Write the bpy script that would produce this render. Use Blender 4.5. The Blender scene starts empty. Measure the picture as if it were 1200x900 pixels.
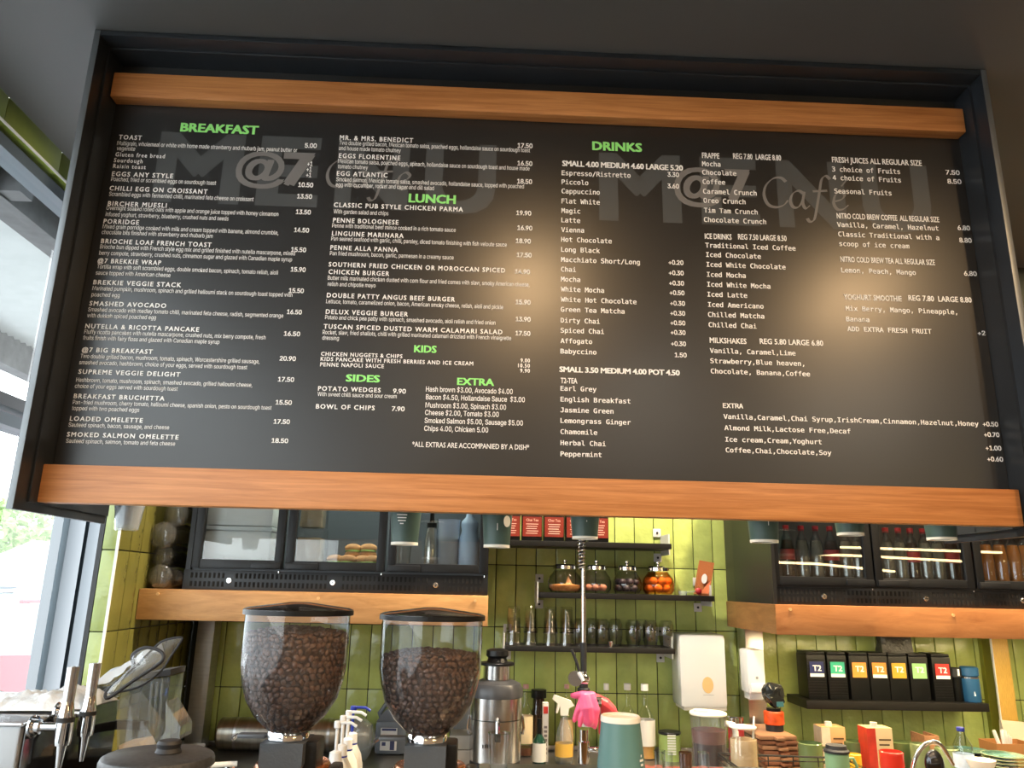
import bpy, bmesh, math, random
from mathutils import Vector, Matrix, noise
random.seed(7)
PI = math.pi
SC = bpy.context.scene
COL = SC.collection

# ------------------------------------------------------------------ camera
EYE = 1.6
F_PX, PITCH, YAW, ROLL = 899.457, 0.25735638, 0.03445719, 0.02147653
cyaw, syaw = math.cos(YAW), math.sin(YAW)
_fwd = Vector((syaw*math.cos(PITCH), cyaw*math.cos(PITCH), math.sin(PITCH)))
_right = Vector((cyaw, -syaw, 0)); _up = _right.cross(_fwd)
_r = math.cos(ROLL)*_right + math.sin(ROLL)*_up
_u = -math.sin(ROLL)*_right + math.cos(ROLL)*_up
cam_d = bpy.data.cameras.new('camera'); cam = bpy.data.objects.new('camera', cam_d); COL.objects.link(cam)
cam_d.sensor_width = 36; cam_d.lens = 36*F_PX/1200; cam_d.clip_start = 0.02; cam_d.clip_end = 500
cam.matrix_world = Matrix(((_r.x, _u.x, -_fwd.x, 0), (_r.y, _u.y, -_fwd.y, 0), (_r.z, _u.z, -_fwd.z, EYE), (0, 0, 0, 1)))
SC.camera = cam

def V(u, v, Y=None, X=None, Z=None):
    """point of the room seen at pixel (u, v), on a plane Y=, X= or Z= (metres)"""
    d = _r*((u-600)/F_PX) - _u*((v-450)/F_PX) + _fwd
    t = Y/d.y if Y is not None else (X/d.x if X is not None else (Z-EYE)/d.z)
    p = d*t; p.z += EYE
    return p
def XatU(u, Y, z):
    k = (u-600)/F_PX; w = _r - _fwd*k; zz = z-EYE
    return -(w.y*Y + w.z*zz)/w.x

# ------------------------------------------------------------------ world, lamps, exposure
SC.view_settings.view_transform = 'Standard'; SC.view_settings.look = 'None'
SC.view_settings.gamma = 1; SC.view_settings.use_curve_mapping = False
SC.view_settings.exposure = 0.0
w = bpy.data.worlds.new('overcast_sky'); SC.world = w; w.use_nodes = True
nt = w.node_tree; bg = nt.nodes['Background']
tc = nt.nodes.new('ShaderNodeTexCoord'); sp = nt.nodes.new('ShaderNodeSeparateXYZ'); rp = nt.nodes.new('ShaderNodeValToRGB')
nt.links.new(tc.outputs['Generated'], sp.inputs[0]); nt.links.new(sp.outputs['Z'], rp.inputs[0]); nt.links.new(rp.outputs[0], bg.inputs[0])
rp.color_ramp.elements[0].color = (0.95, 0.98, 1.0, 1); rp.color_ramp.elements[1].color = (0.72, 0.85, 1.0, 1)
bg.inputs[1].default_value = 6.0

def area(name, loc, rot, sx, sy, power, color, shape='RECTANGLE', spread=PI):
    l = bpy.data.lights.new(name, 'AREA'); l.shape = shape; l.size = sx
    if shape in ('RECTANGLE', 'ELLIPSE'): l.size_y = sy
    l.energy = power; l.color = color; l.spread = spread
    o = bpy.data.objects.new(name, l); COL.objects.link(o); o.location = loc; o.rotation_euler = rot
    return o
WARM = (1.0, 0.8, 0.56); SOFT = (1.0, 0.88, 0.72)
CEIL = EYE+1.846
DOWNLIGHTS = [(0.26, 0.5, 50), (2.3, 0.5, 56), (-1.0, 3.02, 24), (0.4, 3.02, 95), (1.55, 3.02, 110), (2.9, 3.02, 130), (-0.6, -2.4, 22), (1.5, -2.4, 55), (3.6, -2.2, 75)]  # the dining area lamps at the end are added to brighten board and walls

# ------------------------------------------------------------------ materials
def nodes_of(m):
    m.use_nodes = True; n = m.node_tree.nodes; return n, m.node_tree.links, n['Principled BSDF']
MATS = {}
def mat(name, col, rough=0.5, metal=0.0, var=0.0, nscale=8.0, bump=0.0, bscale=60.0, coat=0.0, spec=0.5, emit=None, estr=1.0, alpha=1.0, stretch=None, rnd=0.0, world=False):
    if name in MATS: return MATS[name]
    m = bpy.data.materials.new(name); n, L, b = nodes_of(m)
    b.inputs['Roughness'].default_value = rough; b.inputs['Metallic'].default_value = metal
    b.inputs['Specular IOR Level'].default_value = spec
    b.inputs['Coat Weight'].default_value = coat; b.inputs['Coat Roughness'].default_value = 0.08
    t = n.new('ShaderNodeTexCoord'); mp = n.new('ShaderNodeMapping'); L.new(n.new('ShaderNodeNewGeometry').outputs['Position'] if world else t.outputs['Object'], mp.inputs[0])
    if stretch: mp.inputs['Scale'].default_value = stretch
    nz = n.new('ShaderNodeTexNoise'); nz.inputs['Scale'].default_value = nscale; nz.inputs['Detail'].default_value = 4; L.new(mp.outputs[0], nz.inputs[0])
    mr = n.new('ShaderNodeMapRange'); mr.inputs['To Min'].default_value = 1-var; mr.inputs['To Max'].default_value = 1+var; mr.inputs['From Min'].default_value = 0.25; mr.inputs['From Max'].default_value = 0.75
    L.new(nz.outputs[0], mr.inputs[0])
    mul = n.new('ShaderNodeVectorMath'); mul.operation = 'SCALE'; mul.inputs[0].default_value = col[:3]
    last = mr.outputs[0]
    if rnd:
        oi = n.new('ShaderNodeObjectInfo'); m2 = n.new('ShaderNodeMapRange'); m2.inputs['To Min'].default_value = 1-rnd; m2.inputs['To Max'].default_value = 1+rnd
        L.new(oi.outputs['Random'], m2.inputs[0]); mm = n.new('ShaderNodeMath'); mm.operation = 'MULTIPLY'; L.new(last, mm.inputs[0]); L.new(m2.outputs[0], mm.inputs[1]); last = mm.outputs[0]
    L.new(last, mul.inputs['Scale']); L.new(mul.outputs[0], b.inputs['Base Color'])
    if bump:
        n2 = n.new('ShaderNodeTexNoise'); n2.inputs['Scale'].default_value = bscale; n2.inputs['Detail'].default_value = 3; L.new(mp.outputs[0], n2.inputs[0])
        bp = n.new('ShaderNodeBump'); bp.inputs['Strength'].default_value = bump; bp.inputs['Distance'].default_value = 0.01; L.new(n2.outputs[0], bp.inputs['Height']); L.new(bp.outputs[0], b.inputs['Normal'])
    if emit: b.inputs['Emission Color'].default_value = (*emit, 1); b.inputs['Emission Strength'].default_value = estr
    b.inputs['Alpha'].default_value = alpha
    MATS[name] = m; return m
def glassy(name, tint=(1, 1, 1), edge=(0.75, 0.85, 0.8), refl=1.0, rough=0.02, haze=0.0, hcol=(0.8, 0.85, 0.85)):
    """thin clear glass: transmits straight through, tinted towards its rims, with fresnel reflections"""
    if name in MATS: return MATS[name]
    m = bpy.data.materials.new(name); n, L, b = nodes_of(m); out = n['Material Output']
    n.remove(b)
    lw = n.new('ShaderNodeLayerWeight'); lw.inputs['Blend'].default_value = 0.35
    mx = n.new('ShaderNodeMix'); mx.data_type = 'RGBA'; mx.inputs[6].default_value = (*tint, 1); mx.inputs[7].default_value = (*edge, 1); L.new(lw.outputs['Facing'], mx.inputs[0])
    tr = n.new('ShaderNodeBsdfTransparent'); L.new(mx.outputs[2], tr.inputs[0])
    gl = n.new('ShaderNodeBsdfGlossy'); gl.inputs['Roughness'].default_value = rough
    fr = n.new('ShaderNodeFresnel'); fr.inputs['IOR'].default_value = 1.5
    mu = n.new('ShaderNodeMath'); mu.operation = 'MULTIPLY'; mu.inputs[1].default_value = refl; mu.use_clamp = True
    ge = n.new('ShaderNodeNewGeometry'); bf = n.new('ShaderNodeMath'); bf.operation = 'SUBTRACT'; bf.inputs[0].default_value = 1.0; L.new(ge.outputs['Backfacing'], bf.inputs[1])
    fb = n.new('ShaderNodeMath'); fb.operation = 'MULTIPLY'; L.new(fr.outputs[0], fb.inputs[0]); L.new(bf.outputs[0], fb.inputs[1]); L.new(fb.outputs[0], mu.inputs[0])
    ms = n.new('ShaderNodeMixShader'); L.new(mu.outputs[0], ms.inputs[0])
    src = tr.outputs[0]
    if haze:
        df = n.new('ShaderNodeBsdfDiffuse'); df.inputs[0].default_value = (*hcol, 1); mh = n.new('ShaderNodeMixShader'); mh.inputs[0].default_value = haze
        L.new(tr.outputs[0], mh.inputs[1]); L.new(df.outputs[0], mh.inputs[2]); src = mh.outputs[0]
    L.new(src, ms.inputs[1]); L.new(gl.outputs[0], ms.inputs[2]); L.new(ms.outputs[0], out.inputs[0])
    MATS[name] = m; return m
def wood(name, c1, c2, sc=(1.6, 30, 30), rough=0.45, coat=0.0, ns=2.2):
    if name in MATS: return MATS[name]
    m = bpy.data.materials.new(name); n, L, b = nodes_of(m)
    t = n.new('ShaderNodeTexCoord'); mp = n.new('ShaderNodeMapping'); mp.inputs['Scale'].default_value = sc; L.new(t.outputs['Object'], mp.inputs[0])
    nz = n.new('ShaderNodeTexNoise'); nz.inputs['Scale'].default_value = ns; nz.inputs['Detail'].default_value = 8; nz.inputs['Roughness'].default_value = 0.65; nz.inputs['Distortion'].default_value = 0.6; L.new(mp.outputs[0], nz.inputs[0])
    nb = n.new('ShaderNodeTexNoise'); nb.inputs['Scale'].default_value = 1.3; L.new(t.outputs['Object'], nb.inputs[0])
    ad = n.new('ShaderNodeMath'); ad.operation = 'MULTIPLY_ADD'; ad.inputs[1].default_value = 0.45; L.new(nb.outputs[0], ad.inputs[0]); L.new(nz.outputs[0], ad.inputs[2])
    r = n.new('ShaderNodeValToRGB'); r.color_ramp.elements[0].position = 0.5; r.color_ramp.elements[1].position = 0.92
    r.color_ramp.elements[0].color = (*c2, 1); r.color_ramp.elements[1].color = (*c1, 1); L.new(ad.outputs[0], r.inputs[0]); L.new(r.outputs[0], b.inputs['Base Color'])
    b.inputs['Roughness'].default_value = rough; b.inputs['Coat Weight'].default_value = coat
    bp = n.new('ShaderNodeBump'); bp.inputs['Strength'].default_value = 0.15; bp.inputs['Distance'].default_value = 0.004; L.new(nz.outputs[0], bp.inputs['Height']); L.new(bp.outputs[0], b.inputs['Normal'])
    MATS[name] = m; return m
def srgb(r, g, b):
    f = lambda c: (c/255/12.92 if c/255 <= 0.04045 else ((c/255+0.055)/1.055)**2.4)
    return (f(r), f(g), f(b))

BLACK = mat('black_satin', (0.012, 0.012, 0.013), 0.42, var=0.1)
BLACKP = mat('black_plastic', (0.006, 0.006, 0.006), 0.35, spec=0.3, bump=0.1, bscale=300)
RUBBER = mat('black_rubber', (0.015, 0.015, 0.016), 0.6)
STEEL = mat('brushed_steel', (0.62, 0.61, 0.6), 0.28, 1.0, var=0.08, nscale=20, stretch=(1, 1, 14))
CHROME = mat('chrome', (0.8, 0.8, 0.8), 0.08, 1.0)
WHITEP = mat('white_plastic', (0.82, 0.82, 0.79), 0.35, bump=0.03)
CREAM = mat('cream_paper', (0.8, 0.76, 0.66), 0.6)
TIMBER = wood('oiled_timber', srgb(204, 138, 80), srgb(158, 96, 46), (0.9, 22, 22), 0.42, 0.0, 3.2)
LEDGEW = wood('ledge_timber', srgb(216, 162, 102), srgb(172, 120, 66), (1.5, 9, 9), 0.5, 0.0, 3.5)
GLASS = glassy('clear_glass', (0.99, 0.995, 0.99), (0.9, 0.94, 0.92), 2.2)
PANE = glassy('window_glass', (0.97, 0.98, 0.98), (0.9, 0.93, 0.92), 0.9, 0.0)
FPANE = glassy('fridge_glass', (0.93, 0.95, 0.95), (0.85, 0.88, 0.88), 2.6, 0.0)
ACRYL = glassy('clear_plastic', (0.93, 0.95, 0.96), (0.7, 0.78, 0.8), 1.5, 0.05, haze=0.12)
CLOUDY = glassy('cloudy_plastic', (0.85, 0.87, 0.88), (0.6, 0.66, 0.68), 1.3, 0.1, haze=0.1, hcol=(0.75, 0.78, 0.78))
TEALC = mat('teal_paper', srgb(84, 122, 118), 0.42, var=0.04)
TEALD = mat('dark_teal_paper', srgb(62, 84, 78), 0.45, var=0.05)
WHITE = mat('print_white', (0.88, 0.88, 0.86), 0.55)

# ------------------------------------------------------------------ mesh tools
class MB:
    def __init__(s): s.v = []; s.f = []; s.mi = []; s.m = 0
    def add(s, vs, fs):
        k = len(s.v); s.v += [tuple(p) for p in vs]; s.f += [tuple(i+k for i in f) for f in fs]; s.mi += [s.m]*len(fs); return s
    def box(s, x0, x1, y0, y1, z0, z1):
        x0, x1 = min(x0, x1), max(x0, x1); y0, y1 = min(y0, y1), max(y0, y1); z0, z1 = min(z0, z1), max(z0, z1)
        return s.add([(x0, y0, z0), (x1, y0, z0), (x1, y1, z0), (x0, y1, z0), (x0, y0, z1), (x1, y0, z1), (x1, y1, z1), (x0, y1, z1)],
                     [(0, 3, 2, 1), (4, 5, 6, 7), (0, 1, 5, 4), (1, 2, 6, 5), (2, 3, 7, 6), (3, 0, 4, 7)])
    def cbox(s, x0, x1, y0, y1, z0, z1, c):
        """box with chamfered edges"""
        bm = bmesh.new(); bmesh.ops.create_cube(bm, size=1)
        for q in bm.verts: q.co = Vector(((x0+x1)/2+q.co.x*(x1-x0), (y0+y1)/2+q.co.y*(y1-y0), (z0+z1)/2+q.co.z*(z1-z0)))
        bmesh.ops.bevel(bm, geom=list(bm.edges), offset=c, segments=2, affect='EDGES', profile=0.6)
        bm.verts.index_update(); s.add([q.co[:] for q in bm.verts], [[q.index for q in f.verts] for f in bm.faces]); bm.free(); return s
    def lathe(s, prof, n=28, c=(0, 0, 0), a0=0, closed=False, sy=1.0):
        vs, fs = [], []; idx = []
        for r, z in prof:
            if r < 1e-6: idx.append([len(vs)]); vs.append((c[0], c[1], c[2]+z))
            else:
                idx.append(list(range(len(vs), len(vs)+n)))
                vs += [(c[0]+r*math.cos(a0+2*PI*i/n), c[1]+sy*r*math.sin(a0+2*PI*i/n), c[2]+z) for i in range(n)]
        rng = range(len(prof)-1 + (1 if closed else 0))
        for k in rng:
            A, B = idx[k], idx[(k+1) % len(prof)]
            for i in range(n):
                j = (i+1) % n
                if len(A) == 1 and len(B) == 1: continue
                if len(A) == 1: fs.append((A[0], B[j], B[i]))
                elif len(B) == 1: fs.append((A[i], A[j], B[0]))
                else: fs.append((A[i], A[j], B[j], B[i]))
        return s.add(vs, fs)
    def cyl(s, r, z0, z1, n=24, c=(0, 0, 0), r2=None, ch=0.0):
        r2 = r if r2 is None else r2
        if ch: return s.lathe([(0, z0), (r-ch, z0), (r, z0+ch), (r2, z1-ch), (r2-ch, z1), (0, z1)], n, c)
        return s.lathe([(0, z0), (r, z0), (r2, z1), (0, z1)], n, c)
    def tube(s, pts, r, n=10, cap=True, rad=None):
        pts = [Vector(p) for p in pts]; vs, fs = [], []; up = Vector((0, 0, 1)); prev = None
        for i, p in enumerate(pts):
            t = (pts[min(i+1, len(pts)-1)]-pts[max(i-1, 0)]).normalized()
            if prev is None:
                a = t.cross(up); 
                if a.length < 1e-3: a = t.cross(Vector((1, 0, 0)))
                a.normalize()
            else: a = (prev - t*prev.dot(t)).normalized()
            prev = a; b = t.cross(a); rr = rad[i] if rad else r
            vs += [tuple(p+a*(rr*math.cos(2*PI*k/n))+b*(rr*math.sin(2*PI*k/n))) for k in range(n)]
        for i in range(len(pts)-1):
            for k in range(n):
                fs.append((i*n+k, i*n+(k+1) % n, (i+1)*n+(k+1) % n, (i+1)*n+k))
        if cap: fs.append(tuple(range(n-1, -1, -1))); fs.append(tuple(range((len(pts)-1)*n, len(pts)*n)))
        return s.add(vs, fs)
    def prism(s, poly, y0, y1):
        """polygon in (x, z), extruded along y"""
        n = len(poly); vs = [(x, y0, z) for x, z in poly]+[(x, y1, z) for x, z in poly]
        fs = [tuple(range(n)), tuple(range(2*n-1, n-1, -1))]+[(i, i+n, (i+1) % n+n, (i+1) % n) for i in range(n)]
        return s.add(vs, fs)
    def sph(s, c, r, n=12, sq=(1, 1, 1)):
        m = max(5, n//2+1); vs, fs = [(c[0], c[1], c[2]-r*sq[2])], []
        for i in range(1, m):
            a = -PI/2+PI*i/m
            vs += [(c[0]+sq[0]*r*math.cos(a)*math.cos(2*PI*k/n), c[1]+sq[1]*r*math.cos(a)*math.sin(2*PI*k/n), c[2]+sq[2]*r*math.sin(a)) for k in range(n)]
        vs.append((c[0], c[1], c[2]+r*sq[2]))
        for k in range(n): fs.append((0, 1+(k+1) % n, 1+k))
        for i in range(m-2):
            for k in range(n): fs.append((1+i*n+k, 1+i*n+(k+1) % n, 1+(i+1)*n+(k+1) % n, 1+(i+1)*n+k))
        e = len(vs)-1
        for k in range(n): fs.append((e, 1+(m-2)*n+k, 1+(m-2)*n+(k+1) % n))
        return s.add(vs, fs)
    def xf(s, M, k=0):
        for i in range(k, len(s.v)): s.v[i] = tuple(M @ Vector(s.v[i]))
        return s
    def build(s, name, m, parent=None, loc=None, smooth=True, ang=35, fix=True):
        me = bpy.data.meshes.new(name); me.from_pydata(s.v, [], s.f)
        ms = m if isinstance(m, (list, tuple)) else [m]
        for q in ms: me.materials.append(q)
        if len(ms) > 1: me.polygons.foreach_set('material_index', s.mi)
        if fix:
            bm = bmesh.new(); bm.from_mesh(me); bmesh.ops.recalc_face_normals(bm, faces=bm.faces); bm.to_mesh(me); bm.free()
        me.validate()
        if smooth:
            me.polygons.foreach_set('use_smooth', [True]*len(me.polygons)); me.set_sharp_from_angle(angle=math.radians(ang))
        me.update()
        o = bpy.data.objects.new(name, me); COL.objects.link(o)
        if parent: o.parent = parent
        if loc is not None: o.location = loc
        return o
def tag(o, label=None, cat=None, group=None, kind=None):
    if label: o['label'] = label
    if cat: o['category'] = cat
    if group: o['group'] = group
    if kind: o['kind'] = kind
    return o
def thing(name, label, cat, loc=(0, 0, 0), rz=0.0, group=None):
    o = bpy.data.objects.new(name, None); COL.objects.link(o); o.empty_display_size = 0.05
    o.location = loc; o.rotation_euler = (0, 0, rz); return tag(o, label, cat, group)
def struct(name, mb, m, **k): return tag(mb.build(name, m, **k), kind='structure')
def dup(root, loc, rz=None, label=None, scale=None):
    r = root.copy(); COL.objects.link(r); r.location = loc
    if rz is not None: r.rotation_euler = (root.rotation_euler[0], root.rotation_euler[1], rz)
    if scale: r.scale = scale
    if label: r['label'] = label
    for ch in list(root.children):
        c = ch.copy(); COL.objects.link(c); c.parent = r
        for g in list(ch.children):
            d = g.copy(); COL.objects.link(d); d.parent = c
    return r

# lettering -------------------------------------------------------
FD = bpy.utils.system_resource('DATAFILES')+'/fonts/'
def font(n):
    try: return bpy.data.fonts.load(FD+n)
    except Exception: return None
FONTS = {'sans': None, 'inter': font('Inter.woff2'), 'mono': font('DejaVuSansMono.woff2'), 'round': None}
_caph = {}
def glyphs(txt, fnt, bold=0.0, spacing=1.0, shear=0.0, res=2):
    c = bpy.data.curves.new('t', 'FONT'); c.body = txt
    if FONTS.get(fnt): c.font = FONTS[fnt]
    c.resolution_u = res; c.space_character = spacing; c.shear = shear
    o = bpy.data.objects.new('t', c); COL.objects.link(o)
    me = bpy.data.meshes.new_from_object(o.evaluated_get(bpy.context.evaluated_depsgraph_get()))
    vs = [(q.co.x, q.co.y) for q in me.vertices]; fs = [tuple(p.vertices) for p in me.polygons]
    bpy.data.objects.remove(o); bpy.data.curves.remove(c); bpy.data.meshes.remove(me)
    return vs, fs
def caph(fnt, bold=0.0):
    if (fnt, bold) not in _caph:
        vs, _ = glyphs('H', fnt, bold); _caph[(fnt, bold)] = (min(y for x, y in vs), max(y for x, y in vs))
    return _caph[(fnt, bold)][0]-0.6*bold, _caph[(fnt, bold)][1]+0.6*bold
def letter(mb, txt, x0, x1, z0, h, y, fnt='sans', bold=0.0, spacing=1.0, shear=0.0, res=2):
    """flat lettering in the plane y, facing -Y, from x0 to x1, baseline z0, capital height h"""
    vs, fs = glyphs(txt, fnt, bold, spacing, shear, res)
    if not vs: return
    a = min(x for x, _ in vs)-bold; b = max(x for x, _ in vs)+bold; lo, hi = caph(fnt, bold); sx = (x1-x0)/(b-a); sz = h/(hi-lo)
    for k, (dx, dz) in enumerate(((0, 0),) if not bold else ((-1, -.6), (1, -.6), (-1, .6), (1, .6)) if bold > 0.008 else ((-1, 0), (1, 0))):
        mb.add([(x0+(x-a+bold*dx)*sx, y-k*2e-5, z0+(yy-lo+bold*dz)*sz) for x, yy in vs], fs)

# ------------------------------------------------------------------ ROOM SHELL
CEILM = mat('charcoal_ceiling_paint', (0.085, 0.084, 0.08), 0.55, var=0.06, nscale=1.2)
struct('ceiling', MB().box(-1.94, 7.6, -4.6, 4.25, CEIL, CEIL+0.12), CEILM)
struct('floor', MB().box(-2.1, 7.6, -4.6, 4.25, -0.1, 0), mat('floor_concrete', (0.16, 0.15, 0.14), 0.5, var=0.2))
GROUT = mat('dark_grout', (0.03, 0.032, 0.022), 0.85)
YB = 4.0
wall_back = struct('wall_back', MB().box(-1.40, 7.6, YB+0.012, YB+0.25, 0, CEIL), GROUT)
TILE = mat('green_glazed_tile', srgb(172, 186, 106), 0.2, var=0.16, nscale=9, bump=0.9, bscale=13, rnd=0.08, coat=0.2, world=True)
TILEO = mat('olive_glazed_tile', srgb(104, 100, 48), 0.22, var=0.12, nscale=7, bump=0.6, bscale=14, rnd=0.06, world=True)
TP, TH = 0.1012, 0.3013
zj = [EYE+0.103, EYE-0.198, EYE-0.4985]
ZR = [zj[0]+TH, zj[0], zj[1], zj[2], zj[2]-TH]
def tile_mesh(w, h, d=0.012, c=0.0035):
    o = MB().cbox(-w/2, w/2, 0, d, -h/2, h/2, c).build('tile', TILE); me = o.data; bpy.data.objects.remove(o); return me
tm = tile_mesh(TP-0.0035, TH-0.0035)
xs0 = 0.179+TP/2-16*TP
for i in range(50):
    x = xs0+i*TP
    if x < -1.36 or x > 3.25: continue
    for r in range(4):
        o = bpy.data.objects.new('tile', tm); COL.objects.link(o); o.parent = wall_back
        o.location = (x, YB, (ZR[r]+ZR[r+1])/2)
        o.rotation_euler = (random.uniform(-.006, .006), random.uniform(-.002, .002), random.uniform(-.012, .012))
# left return wall, tiled on its inner face and on its narrow end
XS, YS = -1.40, 3.075
wall_left = struct('wall_left', MB().box(XS-0.058, XS-0.012, YS+0.012, 4.2, 0, CEIL), GROUT)
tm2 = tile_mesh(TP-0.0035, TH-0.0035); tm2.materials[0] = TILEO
tm3 = tile_mesh(0.052, TH-0.0035)
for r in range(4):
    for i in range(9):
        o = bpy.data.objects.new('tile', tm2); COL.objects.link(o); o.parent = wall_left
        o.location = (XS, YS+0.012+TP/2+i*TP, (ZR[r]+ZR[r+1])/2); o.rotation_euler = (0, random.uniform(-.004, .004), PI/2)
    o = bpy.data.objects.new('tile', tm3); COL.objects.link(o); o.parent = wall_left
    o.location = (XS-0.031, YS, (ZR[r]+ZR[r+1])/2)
struct('trim_1', MB().box(XS-0.006, XS+0.002, YS-0.002, YS+0.008, 0.9, CEIL), WHITEP)
struct('trim_2', MB().box(XS-0.078, XS-0.06, YS+0.002, YS+0.05, 0.0, CEIL), BLACK)
# tiled beam over the side window
XW = V(0, 102, Z=CEIL).x
zb = V(0, 138, X=XW).z
xo = V(0, 160, Z=zb).x
beam = struct('wall_left_beam', MB().box(xo-0.01, XW-0.012, -4.6, 4.2, zb+0.012, CEIL), GROUT)
beam.name = 'trim_3'
tb = MB().cbox(-0.2, 0.2, 0, 0.012, -(CEIL-zb)/2+0.002, (CEIL-zb)/2-0.002, 0.003).build('tile', mat('olive_beam_tile', srgb(112, 124, 52), 0.3, var=0.1, rnd=0.06))
tbm = tb.data; bpy.data.objects.remove(tb)
ts = MB().cbox(-0.2, 0.2, -abs(XW-xo)/2, abs(XW-xo)/2, 0, 0.012, 0.003).build('tile', mat('soffit_tile', srgb(160, 178, 84), 0.12, var=0.25, nscale=9, bump=0.9, bscale=9)); tsm = ts.data; bpy.data.objects.remove(ts)
yj = V(9, 125, X=XW).y
for k in range(-6, 5):
    o = bpy.data.objects.new('tile', tbm); COL.objects.link(o); o.parent = beam; o.location = (XW, yj+0.2+k*0.403, (CEIL+zb)/2); o.rotation_euler = (0, 0, PI/2)
    o = bpy.data.objects.new('tile', tsm); COL.objects.link(o); o.parent = beam; o.location = ((XW+xo)/2, yj+0.2+k*0.403, zb); o.rotation_euler = (0, 0, PI/2)
struct('trim_4', MB().box(XW-0.004, XW+0.004, -4.6, 4.2, zb-0.004, zb+0.004), WHITEP)
# side window: frames, panes
ALU = mat('grey_aluminium', srgb(82, 93, 100), 0.42, 0.35, var=0.04, nscale=3)
XG = -2.0
wn = struct('window_1', MB().box(XG-0.05, xo-0.005, -4.6, 4.2, zb-0.03, zb), ALU)
def wpart(name, mb, m): return mb.build(name, m, wn)
wpart('frame_bar', MB().box(XG-0.05, XG+0.05, -4.6, 3.85, zb-0.085, zb-0.035), ALU)
wpart('frame_gap', MB().box(XG-0.02, XG+0.045, -4.6, 3.85, zb-0.036, zb-0.028), BLACK)
ztr = V(0, 463, X=XG).z; ztr2 = V(0, 500, X=XG).z
wpart('frame_bar', MB().box(XG-0.05, XG+0.05, -4.6, 3.85, ztr-0.05, ztr), BLACK)
wpart('frame_bar', MB().box(XG-0.06, XG+0.05, -4.6, 3.85, ztr-0.125, ztr-0.075), ALU)
wpart('glass_pane', MB().box(XG-0.004, XG+0.004, -4.6, 3.83, ztr, zb-0.08), PANE)
wpart('glass_pane', MB().box(XG-0.004, XG+0.004, -4.6, 3.83, 0.5, ztr-0.12), PANE)
wpart('jamb', MB().cbox(XG-0.06, XG+0.02, 3.82, 3.975, 0, zb, 0.004), ALU)
wpart('jamb', MB().cbox(XG-0.06, XG+0.02, 4.01, 4.19, 0, zb, 0.004), ALU)
wpart('jamb_gap', MB().box(XG-0.05, XG, 3.97, 4.015, 0, zb), BLACK)
wpart('sill_panel', MB().box(XG-0.06, XG+0.04, -4.6, 3.82, 0, 0.5), ALU)
# front of the shop, behind the viewer: openings to the street on the left, solid wall on the right
WALLW = mat('warm_wall_paint', (0.3, 0.22, 0.15), 0.7, var=0.05)
struct('wall_front', MB().box(-2.05, 7.6, -4.7, -4.6, 0, CEIL), WALLW)
struct('wall_right', MB().box(7.5, 7.6, -4.7, 4.25, 0, CEIL), WALLW)

for k, (x, y, e) in enumerate(DOWNLIGHTS):
    lab = ['round ceiling downlight above the cafe entrance side, left one', 'round ceiling downlight above the cafe entrance side, right one', 'round ceiling downlight over the back counter near the side window',
           'round ceiling downlight over the back counter shelves', 'round ceiling downlight over the back counter, near the steel post', 'round ceiling downlight over the far right of the back counter',
           'round ceiling downlight in the dining area, left one', 'round ceiling downlight in the dining area, middle one', 'round ceiling downlight in the dining area, right one'][k]
    t = thing('downlight', lab, 'ceiling light', (x, y, CEIL), group='ceiling downlights')
    MB().lathe([(0.055, 0), (0.085, 0), (0.085, -0.008), (0.055, -0.012)], 24, closed=True).build('bezel', WHITEP, t)
    MB().cyl(0.054, -0.005, 0.0, 20).build('diffuser', mat('lamp_diffuser', (1, 0.9, 0.7), 0.5, emit=(1, 0.8, 0.52), estr=12), t)
    l = area('downlight_lamp', (0, 0, -0.014), (0, 0, 0), 0.1, 0.1, e, (1.0, .64, .32) if k < 2 else (1, .78, .5) if k in (4, 5) else SOFT, 'DISK'); l.parent = t

TUBE = mat('linear_lamp', (1, .85, .5), .5, emit=(1, .76, .38), estr=22)
for k, (x0, x1, z, y, lab) in enumerate(((-.75, .05, EYE+.56, -3.0, 'short linear pendant lamp at the window end of the dining area'), (3.5, 6.6, EYE+.57, -3.0, 'longest linear pendant lamp over the dining area'), (3.4, 6.4, EYE+.48, -3.15, 'linear pendant lamp hanging just below the longest one'), (3.3, 5.3, EYE+.37, -3.2, 'lowest linear pendant lamp over the dining area'))):
    t = thing('pendant_lamp', lab, 'pendant lamp', (x0, y, z), group='linear pendant lamps'); L_ = x1-x0
    MB().tube([(0, 0, 0), (L_*.5, .0, -.015), (L_, 0, -.03*k)], .014, 8).build('tube', TUBE, t); MB().tube([(.1, 0, .014), (.1, 0, CEIL-z)], .003, 6).build('cord', BLACK, t); MB().tube([(L_-.1, 0, .014), (L_-.1, 0, CEIL-z)], .003, 6).build('cord', BLACK, t)

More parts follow.
